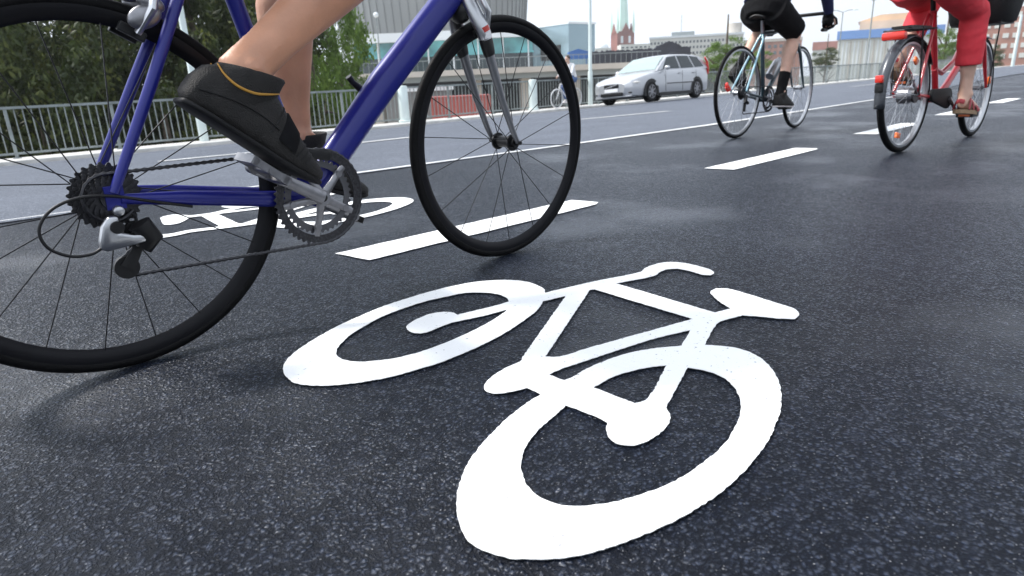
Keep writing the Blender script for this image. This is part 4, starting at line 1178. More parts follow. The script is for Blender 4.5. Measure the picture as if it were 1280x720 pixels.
# cabin
CAB = [(1.00, .925), (.80, 1.06), (.50, 1.245), (.22, 1.385), (0, 1.425), (-.4, 1.445), (-1.0, 1.445), (-1.5, 1.42), (-1.80, 1.375), (-2.0, 1.18), (-2.17, .99)]
def roof_z(x):
    return lerp_tab([(a, b) for a, b in CAB], x)[0]
def cab_hw(z): return .815-.40*max(0, z-.95)**1.05
rows = []
for i in range(41):
    x = 1.0-3.17*i/40; zr = roof_z(x); zb = min(lerp_tab(TAB, x)[1]-.03, zr-.005)
    half = [(cab_hw(.95), zb)]
    for t in (.25, .5, .75, .9): half.append((cab_hw(zb+(zr-zb)*t), zb+(zr-zb)*t))
    w = cab_hw(zr); half += [(w*.90, zr-.012*(zr > 1.1)), (w*.6, zr+.006), (0, zr+.014)]
    rows.append([(x, -y, z) for y, z in half]+[(x, y, z) for y, z in half[::-1]][1:])
mb.grid(rows)
mb.build('body', M['silver'], car, 32)
# glass
def side_y(x, z): return cab_hw(z)+.006
def glass(name, poly, n=6):
    for s in (-1, 1):
        mb = MB(); rows = []
        (a, b, c, d) = poly       # bottom front, top front, top rear, bottom rear
        for i in range(n+1):
            u = i/n; r_ = []
            for j in range(n+1):
                v = j/n
                bx = a[0]+(d[0]-a[0])*u; bz = a[1]+(d[1]-a[1])*u; tx = b[0]+(c[0]-b[0])*u; tz = b[1]+(c[1]-b[1])*u
                x = bx+(tx-bx)*v; z = bz+(tz-bz)*v; r_.append((x, s*side_y(x, z), z))
            rows.append(r_)
        mb.grid(rows); mb.build(name, M['carglass'], car, 60)
glass('side_window', [(.66, .975), (.22, 1.335), (-.30, 1.375), (-.34, .985)])
glass('side_window', [(-.42, .985), (-.38, 1.375), (-1.05, 1.375), (-1.20, .995)])
glass('side_window', [(-1.28, .995), (-1.13, 1.37), (-1.62, 1.33), (-1.86, 1.02)])
mb = MB(); rows = []
for i in range(11):
    x = .94-.70*i/10; z = roof_z(x); r_ = []
    for j in range(13):
        t = -1+2*j/12; w = cab_hw(z)*.90
        r_.append((x+.012, t*w, z+.014*(1-t*t)+.006))
    rows.append(r_)
mb.grid(rows); mb.build('windscreen', M['screen'], car, 60)
mb = MB(); mb.grid([[(x-.012, t*cab_hw(roof_z(x))*.86, roof_z(x)+.008) for t in (-1, -.5, 0, .5, 1)] for x in (-1.86, -1.95, -2.05, -2.13)]); mb.build('rear_window', M['carglass'], car, 60)
# wheels and arches
for x in (1.36, -1.28):
    for s in (-1, 1):
        hw = lerp_tab(TAB, x)[0]
        mb = MB(); pts = [(x+.385*math.cos(a), .315+.385*math.sin(a)) for a in [math.pi*(i/20*1.2-.1) for i in range(21)]]
        mb.prism(pts, s*(hw-.12), s*(hw+.004)); mb.build('wheel_arch', M['dark'], car, 20)
        mb = MB(); mb.rev((x, s*(hw-.09), .315), [(.20, -.10), (.29, -.10), (.315, -.07), (.315, .07), (.29, .10), (.205, .105)], 40); wt = mb.build('wheel', M['tyre'], car, 40)
        mb = MB(); yo = s*(hw+.002)
        mb.rev((x, yo, .315), [(.19, -.02), (.205, -.02), (.205, .012), (.19, .012)], 36)
        mb.tube([V((x, yo-.008, .315)), V((x, yo+.010, .315))], .05, 18)
        for k in range(7):
            a = 2*math.pi*k/7; mb.tube([V((x, yo+.004, .315)), V((x+.195*math.cos(a), yo+.002, .315+.195*math.sin(a)))], [(.008, .030), (.008, .020)], 8, ref=(0, 1, 0))
        mb.build('rim', M['alu'], wt, 30)
        mb = MB(); mb.tube([V((x, yo-.03, .315)), V((x, yo-.02, .315))], .19, 24); mb.build('brake_disc', M['dark'], wt, 30)
# sill, bumper openings, grille, lamps, mirrors, handles
for s in (-1, 1):
    mb = MB(); mb.box((.04, s*.872, .215), (1.86, .03, .11)); mb.build('sill', M['dark'], car, 20, .01)
    mb = MB()
    mb.ell((1.98, s*.66, .615), (.20, .15, .062), Matrix.Rotation(-s*.62, 3, 'Z')); mb.build('headlamp', M['headlamp'], car, 60)
    mb = MB(); mb.ell((2.10, s*.55, .335), (.10, .17, .048), Matrix.Rotation(-s*.40, 3, 'Z')); mb.build('fog_lamp', M['dark'], car, 60)
    mb = MB(); mb.ell((.62, s*.96, 1.0), (.07, .10, .065)); mb.box((.60, s*.86, .975), (.05, .12, .03)); mb.build('mirror', M['silver'], car, 60)
    mb = MB(); mb.tube([V((-1.95, s*.79, 1.30)), V((-2.07, s*.80, 1.15)), V((-2.12, s*.79, .95)), V((-2.16, s*.77, .76))], [.03, .045, .05, .03], 10); mb.build('tail_lamp', M['redlens'], car, 60)
    for x in (-.22, -1.08):
        mb = MB(); mb.box((x, s*.893, .83), (.18, .02, .028)); mb.build('door_handle', M['silver'], car, 30, .006)
    mb = MB()
    for x in (.60, -.38, -1.22): mb.box((x, s*.884, .60), (.008, .006, .62))
    mb.box((-.35, s*.888, .53), (1.75, .008, .03)); mb.build('door_trim', M['dark'], car, 0)
mb = MB(); mb.box((2.252, 0, .555), (.05, .56, .12)); gr = mb.build('grille', M['dark'], car, 30, .02)
mb = MB(); mb.tube([V((2.280, -.23, .510)), V((2.280, .23, .600))], .010, 8); mb.rev((2.282, 0, .555), [(.030, -.005), (.042, -.005), (.042, .005), (.030, .005)], 20, 'X'); mb.build('badge', M['steel'], gr, 40)
mb = MB(); mb.box((2.252, 0, .315), (.06, .84, .10)); mb.build('bumper_intake', M['dark'], car, 30, .02)
mb = MB(); mb.box((2.272, 0, .435), (.012, .50, .100)); mb.build('number_plate', M['whitecloth'], car, 0)
mb = MB(); mb.box((2.15, 0, .235), (.16, 1.36, .035)); mb.build('bumper_lip', M['silver'], car, 30, .012)
mb = MB(); 
for s in (-1, 1): mb.tube([V((-.1, s*.56, 1.455)), V((-.2, s*.56, 1.49)), V((-1.6, s*.56, 1.475)), V((-1.72, s*.56, 1.42))], .014, 8)
mb.build('roof_rail', M['dark'], car, 40)
mb = MB(); mb.box((0, 0, .22), (4.0, 1.5, .10)); mb.build('underbody', M['dark'], car, 0)

# ---- small bicycle and rider on the footway
d = ray(697, 131); k = 16.0/d.y; fx = d.x*k
FM = Matrix.Translation((fx+1.0, 16.0, walk_z(fx+.5, 16.0))) @ Matrix.Rotation(math.pi, 4, 'Z')
fb = empty('white_bicycle', FM); tag(fb, 'small distant white wheeled bicycle ridden along the footway by the railing', 'bicycle')
m4 = (M['rimsilver'], M['whitecloth'], M['steel'], M['spokesteel'])
wheel(fb, 0, .335, .018, .02, .03, 16, m4, rsp=.003, name='rear_wheel'); wheel(fb, 1.03, .335, .018, .02, .03, 16, m4, rsp=.003, name='front_wheel')
mb = MB()
for a, b in (((.42, 0, .28), (.25, 0, .85)), ((.42, 0, .28), (.87, 0, .70)), ((.26, 0, .78), (.84, 0, .82)), ((.42, 0, .28), (0, 0, .335)), ((0, 0, .335), (.26, 0, .78)), ((.83, 0, .84), (.90, 0, .66)), ((.90, 0, .66), (1.03, 0, .335))):
    mb.tube([V(a), V(b)], .018, 10)
mb.build('frame', M['whitecloth'], fb, 40)
mb = MB(); mb.tube([V((.83, 0, .84)), V((.82, 0, 1.0))], .014, 10)
mb.tube([V((.70, -.27, 1.02)), V((.82, -.12, 1.01)), V((.82, .12, 1.01)), V((.70, .27, 1.02))], .013, 10); mb.build('handlebar', M['dark'], fb, 40)
saddle(fb, (.22, 0, .93), .25, .17)
mb = MB(); mb.tube([V((.25, 0, .85)), V((.225, 0, .92))], .013, 10); mb.build('seat_post', M['steel'], fb, 40)
pedal(fb, (.50, -.13, .13), M['dark']); pedal(fb, (.34, .13, .43), M['dark'])
mb = MB(); mb.tube([V((.42, -.05, .28)), V((.50, -.09, .13))], .012, 8); mb.tube([V((.42, .05, .28)), V((.34, .09, .43))], .012, 8); mb.build('crank_arm', M['steel'], fb, 40)
f4r = frame2((.33, .17), R(-5), -.12); f4l = frame2((.18, .50), R(-18), .12)
J4 = dict(hipR=(.17, -.09, .95), hipL=(.17, .09, .95), kneeR=(.60, -.12, .70), kneeL=(.58, .12, .86), ankR=tuple(fp(f4r, .06, .09)), ankL=tuple(fp(f4l, .06, .09)), footR=f4r, footL=f4l,
          pelvis=(.16, 0, 1.0), chest=(.30, 0, 1.36), neck=(.37, 0, 1.50), head=(.43, 0, 1.65), look=(1, 0, -.05), shoR=(.33, -.19, 1.44), shoL=(.33, .19, 1.44), elbR=(.50, -.25, 1.19), elbL=(.50, .25, 1.19), handR=(.74, -.25, 1.03), handL=(.74, .25, 1.03), grip=(.4, .3, 0))
p4 = make_person(FM, 'distant cyclist in white shirt and blue jeans seen through the blue bicycle front wheel', J4, M['skinpale'], voxel=.014)
cloth('jeans', [trouser(J4, 'R', 1, 1.05, .052, shin=.97), trouser(J4, 'L', 1, 1.05, .052, shin=.97), pelvis_cloth(J4, 1, 1.05)], M['jeans'], p4, .014, 2)
cloth('shirt', [shirt_parts(J4, 1.05, long=True)], M['whitecloth'], p4, .014, 2)
for f in (f4r, f4l): shoe('shoe', f, M['whiteshoe'], M['whiteshoe'], p4, L=.28)
HAZE = .0004
CLOUD = 10.0
# ------------------------------------------------------------------ trees
def leaf_mat(name, c0, c1, c2):
    m = mat(name, c0, .55, spec=.35); nt, b = nodes(m); N = nt.nodes.new; L = nt.links.new
    tc = N('ShaderNodeTexCoord'); n = N('ShaderNodeTexNoise'); n.inputs['Scale'].default_value = .9; n.inputs['Detail'].default_value = 8; n.inputs['Roughness'].default_value = .75
    L(tc.outputs['Object'], n.inputs['Vector'])
    r = N('ShaderNodeValToRGB'); e = r.color_ramp.elements
    e[0].position = .34; e[0].color = (*c0, 1); e[1].position = .68; e[1].color = (*c2, 1); k = e.new(.5); k.color = (*c1, 1)
    L(n.outputs['Fac'], r.inputs['Fac']); L(r.outputs['Color'], b.inputs['Base Color'])
    tr = N('ShaderNodeBsdfTranslucent'); L(r.outputs['Color'], tr.inputs['Color'])
    mx = N('ShaderNodeMixShader'); mx.inputs['Fac'].default_value = .36
    out = nt.nodes['Material Output']; L(b.outputs['BSDF'], mx.inputs[1]); L(tr.outputs['BSDF'], mx.inputs[2]); L(mx.outputs[0], out.inputs['Surface'])
    return m
M['leaf'] = leaf_mat('tree_foliage', (.012, .022, .006), (.042, .062, .014), (.17, .185, .045))
M['leafgreen'] = leaf_mat('green_foliage', (.05, .10, .016), (.12, .20, .035), (.20, .30, .06))
M['bark'] = mat('bark', (.09, .07, .05), .9, var=.4, vscale=6, bump=.6, bscale=12)
def crown_mesh(seed, rx, rz, n, ls):
    rnd = random.Random(seed); mb = MB()
    cl = []
    for _ in range(70):
        while True:
            p = V((rnd.uniform(-1, 1), rnd.uniform(-1, 1), rnd.uniform(-1, 1)))
            if .25 < p.length < 1: break
        cl.append((V((p.x*rx*.88, p.y*rx*.88, p.z*rz*.88)), rnd.uniform(.13, .30)*rx))
    for _ in range(n):
        c, r = cl[rnd.randrange(len(cl))]
        d = V((rnd.gauss(0, 1), rnd.gauss(0, 1), rnd.gauss(0, 1))).normalized()*r*rnd.random()**.45
        d.z *= .7
        p = c+d
        a = V((rnd.gauss(0, 1), rnd.gauss(0, 1), rnd.gauss(0, .6))).normalized()
        nrm = (d.normalized()+V((rnd.gauss(0, .7), rnd.gauss(0, .7), rnd.gauss(.5, .7)))).normalized()
        b = nrm.cross(a)
        if b.length < .1: continue
        b.normalize(); a = b.cross(nrm); s = ls*rnd.uniform(.6, 1.3)
        mb.add([p-a*s, p+b*s*.45-nrm*s*.12, p+a*s, p-b*s*.45-nrm*s*.12], [(0, 1, 2), (0, 2, 3)])
    return mb.mesh('crown')
def trunk_mesh(seed, hh, rz, r0):
    rnd = random.Random(seed+99); mb = MB()
    mb.tube([V((0, 0, 0)), V((.1, .05, hh*.5)), V((0, 0, hh)), V((.1, -.1, hh+rz*.5))], [r0*1.5, r0, r0*.8, r0*.35], 12)
    for i in range(9):
        a = rnd.uniform(0, 6.28); z = hh*rnd.uniform(.6, 1.0); L_ = rz*rnd.uniform(.5, .8)
        e = V((math.cos(a)*L_*.8, math.sin(a)*L_*.8, z+L_*rnd.uniform(.1, .8)))
        mb.tube([V((0, 0, z)), V((0, 0, z)).lerp(e, .5)+V((0, 0, .3)), e], [r0*.4, r0*.25, r0*.08], 8)
    return mb.mesh('trunk')
protos = {}
def tree(px, depth, zc, rx, rz, kind, label, zb=-9.0, group='trees behind the railing', py=150, m='leaf', n=16000, ls=.115, name='broadleaf_tree', rot=None):
    b = at(px, py, depth)
    key = (kind, m)
    if key not in protos:
        a = crown_mesh(kind*13+1, 4.0, 5.0, n, ls); a.materials.append(M[m])
        t_ = trunk_mesh(kind*13+1, 8.0, 5.0, .22); t_.materials.append(M['bark'])
        t_.polygons.foreach_set('use_smooth', [True]*len(t_.polygons)); protos[key] = (a, t_)
    a, t_ = protos[key]
    t = empty(name, loc=(b.x, b.y, zb)); tag(t, label, 'tree', group)
    t.rotation_euler.z = rot if rot is not None else random.uniform(0, 6.28)
    c = bpy.data.objects.new('crown', a); col.objects.link(c); c.parent = t; c.location = (0, 0, zc-zb); c.scale = (rx/4.0, rx/4.0, rz/5.0)
    k = bpy.data.objects.new('trunk', t_); col.objects.link(k); k.parent = t; s = (zc-zb)/8.0; k.scale = (max(.6, rx/4), max(.6, rx/4), s)
    return t
tree(-70, 19, -1.0, 4.2, 7.5, 1, 'dark green tree at the left edge behind the railing, leftmost of the wood')
tree(45, 18.5, -2.2, 3.2, 6.5, 2, 'dark green tree behind the rear wheel of the blue bicycle')
tree(120, 23, .5, 4.4, 8.5, 3, 'tall dark tree behind the blue bicycle seat stays')
tree(205, 21, -1.5, 3.2, 6.8, 1, 'dark tree behind the heel of the black shoe')
tree(262, 25, .8, 3.8, 8.2, 2, 'tree with pale green leaves behind the blue seat tube, above the shoe')
tree(330, 24, -1.2, 3.2, 7.0, 3, 'dark tree hidden behind the bare leg of the cyclist')
tree(400, 27, -.4, 2.5, 7.6, 1, 'tree between the bare leg and the blue down tube, rightmost of the wood', m='leafgreen')
tree(432, 30, .5, 1.7, 6.0, 3, 'slender tree at the right end of the wood beside the grey building', m='leafgreen')
tree(385, 24, -3.6, 2.6, 3.8, 2, 'low dark tree behind the railing right of the bare leg')
tree(20, 33, 3, 6, 9, 1, 'taller tree farther back in the wood at the left edge'); tree(170, 34, 3, 6, 9, 3, 'taller tree farther back in the wood above the railing'); tree(310, 37, 3, 5.2, 9.5, 2, 'taller tree farther back in the wood above the bare leg')
tree(907, 46, 1.15, 2.1, 2.0, 2, 'small bright green tree between the silver car and the black bicycle', m='leafgreen', group='far green trees', py=85)
tree(1032, 90, 1.6, 2.2, 1.8, 1, 'olive green tree beyond the front wheel of the black bicycle', m='leaf', group='far green trees', py=80)
tree(1180, 60, 1.6, 2.0, 2.6, 3, 'green tree behind the frame of the red bicycle', m='leafgreen', group='far green trees', py=70)
tree(948, 80, 1.4, 2.0, 1.9, 3, 'green tree behind the rear wheel of the black bicycle', m='leafgreen', group='far green trees', py=80)
tree(1240, 90, .8, 1.6, 1.9, 2, 'dark bush at the foot of the brick building on the right', m='leaf', group='far green trees', py=80)

# ------------------------------------------------------------------ buildings across the water
Rh = V((CR.x, CR.y, 0)).normalized(); Fh = V((CF.x, CF.y, 0)).normalized()
B = {}
def bm_(n, *a, **k): B[n] = mat(n, *a, **k); return B[n]
bm_('grey_metal_cladding', (.30, .31, .31), .5, .3, var=.12, vscale=.05); bm_('dark_cladding', (.16, .165, .165), .6, var=.2, vscale=.1)
bm_('rib_metal', (.24, .25, .25), .5, .3); bm_('white_fascia', (.70, .74, .76), .6, var=.06, vscale=.2); bm_('teal_glass', (.10, .34, .36), .08, .0, spec=.8, var=.6, vscale=.22); bm_('dark_glass', (.02, .035, .04), .08, spec=.8, var=.5, vscale=.2)
bm_('sky_glass', (.28, .38, .42), .08, .6, spec=.8, var=.15, vscale=.1); bm_('pale_concrete', (.50, .46, .41), .85, var=.12, vscale=.3); bm_('grey_girder', (.25, .28, .28), .7, var=.1, vscale=.3)
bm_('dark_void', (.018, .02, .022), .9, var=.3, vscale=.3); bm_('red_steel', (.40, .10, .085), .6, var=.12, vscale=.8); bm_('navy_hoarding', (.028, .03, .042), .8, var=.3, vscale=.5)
bm_('church_brick', (.24, .085, .065), .85, var=.2, vscale=.15); bm_('verdigris', (.60, .80, .71), .6, var=.08, vscale=.1); bm_('office_wall', (.62, .62, .58), .8, var=.06, vscale=.1)
bm_('window_dark', (.10, .12, .13), .15, spec=.8); bm_('blue_band', (.15, .28, .56), .5); bm_('orange_roof', (.70, .50, .33), .7, var=.15, vscale=.2); bm_('ribbed_panel', (.62, .63, .58), .6, var=.08, vscale=.4)
bm_('brick_red', (.38, .20, .155), .85, var=.22, vscale=.3); bm_('pink_roof', (.42, .20, .17), .8, var=.15, vscale=.3); bm_('blue_awning', (.04, .13, .36), .5)

def block_frame(px, py, depth, yaw=0):
    p = at(px, py, depth); c, s = math.cos(yaw), math.sin(yaw)
    X = Rh*c+Fh*s; Y = -Rh*s+Fh*c
    return p, Matrix(((X.x, Y.x, 0, p.x), (X.y, Y.y, 0, p.y), (0, 0, 1, 0), (0, 0, 0, 1)))
def zat(px, py, depth): return at(px, py, depth).z
GZ = -9.0
# the quay below the bridge
p, m_ = block_frame(560, 120, 45)
q = empty('quay', m_ @ Matrix.Translation((0, 0, 0))); mb = MB(); mb.box((0, 60, GZ/2-3.4/2), (160, 120, -GZ-3.4)); bpy.data.objects.remove(q)
o = mb.build('quay', B['pale_concrete'], None, 0); o.matrix_world = m_; tag(o, kind='structure')
# grey arena with a curved, outward leaning, ribbed facade
p, m_ = block_frame(545, 40, 190, 0)
m_ = m_ @ Matrix.Translation((-4.2, 38, 0))
a = empty('arena_building', m_); tag(a, 'huge grey building with curved ribbed facade behind the front wheel of the blue bicycle', 'building')
zl = zat(545, 36, 152); zt = zl+34
mb = MB(); mb.rev((0, 0, 0), [(0, zl), (31.5, zl), (34.5, zt), (33, zt+1), (0, zt+3)], 96, 'Z', closed=False); mb.build('facade', B['grey_metal_cladding'], a, 30)
for i in range(40):
    w = math.pi+math.pi*i/39; mb = MB()
    mb.tube([V((31.6*math.cos(w), 31.6*math.sin(w), zl+.1)), V((34.6*math.cos(w), 34.6*math.sin(w), zt))], [(.22, .22)]*2, 6); mb.build('rib', B['rib_metal'], a, 0)
mb = MB(); mb.rev((0, 0, 0), [(28, GZ), (28, zl)], 64, 'Z', closed=False); mb.build('base_wall', B['dark_cladding'], a, 30)
# long low building with a teal glass front
D_ = 110; xl, xr = at(440, 60, D_), at(692, 60, D_); W_ = (xr-xl).dot(Rh); p, m_ = block_frame(440, 60, D_)
t = empty('glass_hall', m_); tag(t, 'long low hall with teal glass front and white roof edge across the water', 'building')
zr1, zr0, zg, zb_ = zat(566, 39, D_), zat(566, 50, D_), zat(566, 68, D_), zat(566, 90, D_)
mb = MB(); mb.box((W_/2, 9, (zr0+zr1)/2), (W_+1.2, 20, zr1-zr0)); mb.build('roof', B['white_fascia'], t, 0)
mb = MB(); mb.box((W_/2, 9.5, (zg+zr0)/2), (W_, 18, zr0-zg)); mb.build('upper_glazing', B['teal_glass'], t, 0)
mb = MB(); mb.box((W_/2, 9.5, (zb_+zg)/2-2), (W_-.4, 18, zg-zb_+4)); mb.build('lower_glazing', B['dark_glass'], t, 0)
mb = MB(); mb.box((W_/2, 9.5, (zb_-4+GZ)/2), (W_, 18, zb_-4-GZ)); mb.build('base_wall', B['pale_concrete'], t, 0)
for i in range(9):
    x = W_*i/8; mb = MB(); mb.box((x, .35, (zb_+zr0)/2), (.22, .2, zr0-zb_)); mb.build('mullion', B['white_fascia'], t, 0)
mb = MB(); mb.box((W_/2, .36, zg), (W_, .16, .35)); mb.build('transom', B['teal_glass'], t, 0)
# glass cube on its right
p, m_ = block_frame(711, 60, 104, R(38))
t = empty('glass_pavilion', m_); tag(t, 'pale glass cube shaped building left of the lamp post', 'building')
zt = zat(711, 30, 104)
mb = MB(); mb.box((3.0, 4.5, (zt+GZ)/2), (6.0, 9, zt-GZ)); mb.build('wall', B['sky_glass'], t, 0)
mb = MB(); mb.box((-.02, 4.4, zt-4.2), (.1, 5.0, 2.3)); mb.build('window', B['dark_void'], t, 0)
mb = MB(); mb.box((3.0, 4.5, zt+.12), (6.3, 9.3, .3)); mb.build('roof', B['white_fascia'], t, 0)
p, m_ = block_frame(723, 69, 96); mb = MB(); mb.box((0, 1, zat(723, 69, 96)), (2.9, 2, 1.0)); mb.prism([(-1.45, zat(723, 69, 96)+.5), (1.45, zat(723, 69, 96)+.5), (0, zat(723, 69, 96)+.9)], .1, 1.9)
for x in (-1.3, 1.3): mb.box((x, 1, (zat(723, 69, 96)-.5+GZ)/2), (.12, .12, zat(723, 69, 96)-.5-GZ))
o = mb.build('market_stall', B['blue_awning'], None, 0); o.matrix_world = m_; tag(o, 'blue covered stall in front of the pale glass cube building', 'stall')
# elevated road across the middle distance
D_ = 62; p, m_ = block_frame(425, 100, D_, R(3)); W_ = (at(830, 80, D_)-at(425, 100, D_)).dot(Rh)
v = empty('viaduct', m_); tag(v, 'long pale concrete elevated road with grey girder beyond the railing', 'viaduct')
z1, z2, z3_ = zat(600, 86, D_), zat(600, 93, D_), zat(600, 100, D_)
mb = MB(); mb.box((W_/2, 4, (z1+z2)/2), (W_, 8.6, z1-z2)); mb.build('parapet', B['pale_concrete'], v, 0)
mb = MB(); mb.box((W_/2, 4, (z2+z3_)/2), (W_, 7.6, z2-z3_-.01)); mb.build('girder', B['grey_girder'], v, 0)
for i in range(6):
    mb = MB(); mb.box((3+i*(W_-6)/5, 4, (z3_+GZ)/2), (1.0, 3.5, z3_-GZ-.02)); mb.build('pier', B['pale_concrete'], v, 0)
mb = MB()
for i in range(60): mb.box((.3+i*(W_-.6)/59, -.2, z1+.45), (.03, .03, .9))
mb.box((W_/2, -.2, z1+.92), (W_, .07, .07)); mb.build('handrail', B['grey_girder'], v, 0)
p, m_ = block_frame(560, 110, 72); mb = MB(); mb.box((0, .5, -2.2), (60, 1, 6.2)); o = mb.build('shade_wall', B['dark_void'], None, 0); o.matrix_world = m_; tag(o, 'dark wall added for the shade under the elevated road', 'wall')  # dark sheet added to stand for the shade below the elevated road
D_ = 50; zc = zat(576, 120, D_); w_ = 72/FPX*D_
p, m_ = block_frame(576, 125, D_, R(4)); c = empty('shipping_container', m_); tag(c, 'red steel container below the bridge seen through the railing', 'container')
mb = MB(); rows = []
n_ = 41
for i in range(n_*2):
    x = -w_/2+w_*i/(n_*2-1); y = 0 if (i//2) % 2 else .05; rows.append([(x, y, -3.38), (x, y, zc-.08), (x, 2.4-y, zc-.08), (x, 2.4-y, -3.38)])
mb.grid(rows); mb.add(rows[0], [(0, 1, 2, 3)]); mb.add(rows[-1], [(0, 1, 2, 3)]); mb.build('side_panel', B['red_steel'], c, 0)
mb = MB(); mb.box((0, 1.2, zc-.04), (w_+.1, 2.5, .12)); mb.build('roof', B['red_steel'], c, 0)
for x in (-w_/2, w_/2):
    mb = MB(); mb.box((x, -.02, (zc-3.4)/2), (.16, .12, zc+3.3)); mb.build('corner_post', B['red_steel'], c, 0)
D_ = 54; p, m_ = block_frame(520, 111, D_); zc = zat(520, 108, D_)
s_ = empty('site_hut', m_); tag(s_, 'low hut with flat white roof edge behind the railing, left of the red container', 'hut')
mb = MB(); mb.box((0, 2, zc-.2), (5.6, 4.4, .4)); mb.build('roof', B['white_fascia'], s_, 0)
mb = MB(); mb.box((0, 2, (zc-.4-3.4)/2), (5.2, 4, zc-.4+3.4)); mb.build('wall', B['dark_cladding'], s_, 0)
# dark hoarding with a ragged top
D_ = 92; xl = at(738, 70, D_); W_ = 125/FPX*D_; p, m_ = block_frame(738, 70, D_)
zt = zat(800, 62, D_); mb = MB()
xs_ = [W_*i/60 for i in range(61)]; rnd = random.Random(3)
poly = [(0, GZ)]+[(x, zt+rnd.uniform(-.12, .16)+(1.6*max(0, 1-abs(x-W_*.78)/(W_*.16))*.6)) for x in xs_]+[(W_, GZ)]
mb.prism(poly, 0, .6); o = mb.build('hoarding', B['navy_hoarding'], None, 0); o.matrix_world = m_; tag(o, 'long dark navy hoarding behind the roof of the silver car', 'hoarding')
# church: brick tower with gables and a tall pale green spire
D_ = 420; p, m_ = block_frame(778, 50, D_, R(12)); zt = zat(778, 40, D_)
c = empty('church', m_); tag(c, 'red brick church tower with tall pale green spire on the skyline', 'church')
mb = MB(); mb.box((0, 0, (zt+GZ)/2), (11.6, 11.6, zt-GZ)); tw = mb.build('tower', B['church_brick'], c, 0)
for s in (-1, 1):
    for ax in 'XY':
        mb = MB(); mb.prism([(-3.2, zt-1), (3.2, zt-1), (0, zt+5)], s*5.9-.3, s*5.9+.3, ax); mb.build('gable', B['church_brick'], c, 0)
for x in (-5.4, 5.4):
    for y in (-5.4, 5.4):
        mb = MB(); mb.tube([V((x, y, zt-1)), V((x, y, zt+3))], .75, 8); mb.tube([V((x, y, zt+3)), V((x, y, zt+13))], [.9, .05], 8); mb.build('pinnacle', B['verdigris'], c, 0)
mb = MB(); mb.tube([V((0, 0, zt-.5)), V((0, 0, zt+2)), V((0, 0, zt+62))], [4.6, 4.3, .1], 8); mb.build('spire', B['verdigris'], c, 0)
for x in (-2.6, 2.6):
    mb = MB(); mb.box((x, -5.83, zt-5), (1.6, .2, 4.2)); mb.build('belfry_window', B['white_fascia'], tw, 0)
mb = MB(); mb.rev((0, -5.95, zt+1.2), [(0, -.1), (1.2, -.1), (1.2, .1), (0, .1)], 24); mb.build('clock_face', B['white_fascia'], tw, 0)
def building(name, label, px0, px1, pytop, depth, m, dz=14, rows_=(), cols=0, yaw=0, wm='window_dark', roof=None, extra=None, wsize=(.55, .6)):
    pc = (px0+px1)/2; W_ = (px1-px0)/FPX*depth*math.cos(yaw); p, m_ = block_frame(pc, pytop, depth, yaw); zt = p.z
    b = empty(name, m_); tag(b, label, 'building')
    mb = MB(); mb.box((0, dz/2, (zt+GZ)/2), (W_, dz, zt-GZ)); w = mb.build('wall', B[m], b, 0)
    for py0, py1 in rows_:
        za, zb2 = zat(pc, py0, depth), zat(pc, py1, depth); h_ = abs(za-zb2)
        for i in range(cols):
            mb = MB(); x = -W_/2+W_*(i+.5)/cols; mb.box((x, -.03, (za+zb2)/2), (W_/cols*wsize[0], .12, h_)); mb.build('window', B[wm], w, 0)
    if roof:
        mb = MB(); mb.box((0, dz/2, zt+roof[1]/2), (W_+roof[2], dz+roof[2], roof[1])); mb.build('roof', B[roof[0]], b, 0)
    return b, W_, zt
b, W_, zt = building('office_building', 'long white office building with rows of dark windows above the silver car', 812, 928, 46, 260, 'office_wall', 20, ((50, 53), (57, 60), (64, 67)), 26, R(-14), roof=('white_fascia', .8, .6))
mb = MB(); mb.tube([V((W_*.42, 6, zt)), V((W_*.42, 6, zt+4.6))], 2.6, 24); mb.build('roof_drum', B['pale_concrete'], b, 30)
mb = MB(); mb.box((-W_*.14, 6, zt+1.2), (9, 5, 2.4)); mb.tube([V((-W_*.16, 6, zt)), V((-W_*.16, 6, zt+9))], .12, 6); mb.build('plant_room', B['grey_girder'], b, 0)
building('white_house', 'low white building at the foot of the church tower', 776, 815, 55, 300, 'office_wall', 10, ((58, 60),), 7)
b, W_, zt = building('domed_building', 'pale building with small round dome left of the church tower', 744, 764, 60, 330, 'office_wall', 8)
mb = MB(); mb.ell((0, 4, zt), (W_*.42, W_*.42, W_*.35)); mb.build('dome', B['white_fascia'], b, 60)
b, W_, zt = building('warehouse', 'pale ribbed warehouse with bright blue band under an orange roof', 1047, 1175, 46, 160, 'ribbed_panel', 22, (), 0, R(-28))
zb1 = zat(1110, 46, 160); mb = MB(); mb.box((0, 10.5, zt+1.0), (W_+.6, 22.6, 2.0)); mb.build('band', B['blue_band'], b, 0)
mb = MB(); mb.box((1.5, 12, zt+3.1), (W_-6, 16, 2.2)); mb.prism([(-W_/2+4, zt+4.2), (W_/2-1, zt+4.2), (W_/2-3, zt+5.6), (-W_/2+9, zt+5.6)], 5, 19); mb.build('roof', B['orange_roof'], b, 0)
for i in range(26):
    mb = MB(); mb.box((-W_/2+W_*(i+.5)/26, -.06, (zt+GZ)/2-.2), (.26, .14, zt-GZ-.6)); mb.build('panel_rib', B['white_fascia'] if i % 3 else B['pale_concrete'], b, 0)
b, W_, zt = building('brick_building', 'red brick building with pale window bands at the right edge', 1222, 1330, 8, 135, 'brick_red', 10, ((14, 20), (27, 33), (40, 46), (53, 59), (66, 72)), 9, R(-33), wm='office_wall', wsize=(.62, .6))
building('terrace_house', 'pink roofed house on the skyline right of the black bicycle', 1016, 1049, 62, 220, 'office_wall', 9, ((66, 69),), 5, R(-25), roof=('pink_roof', 2.6, .4))
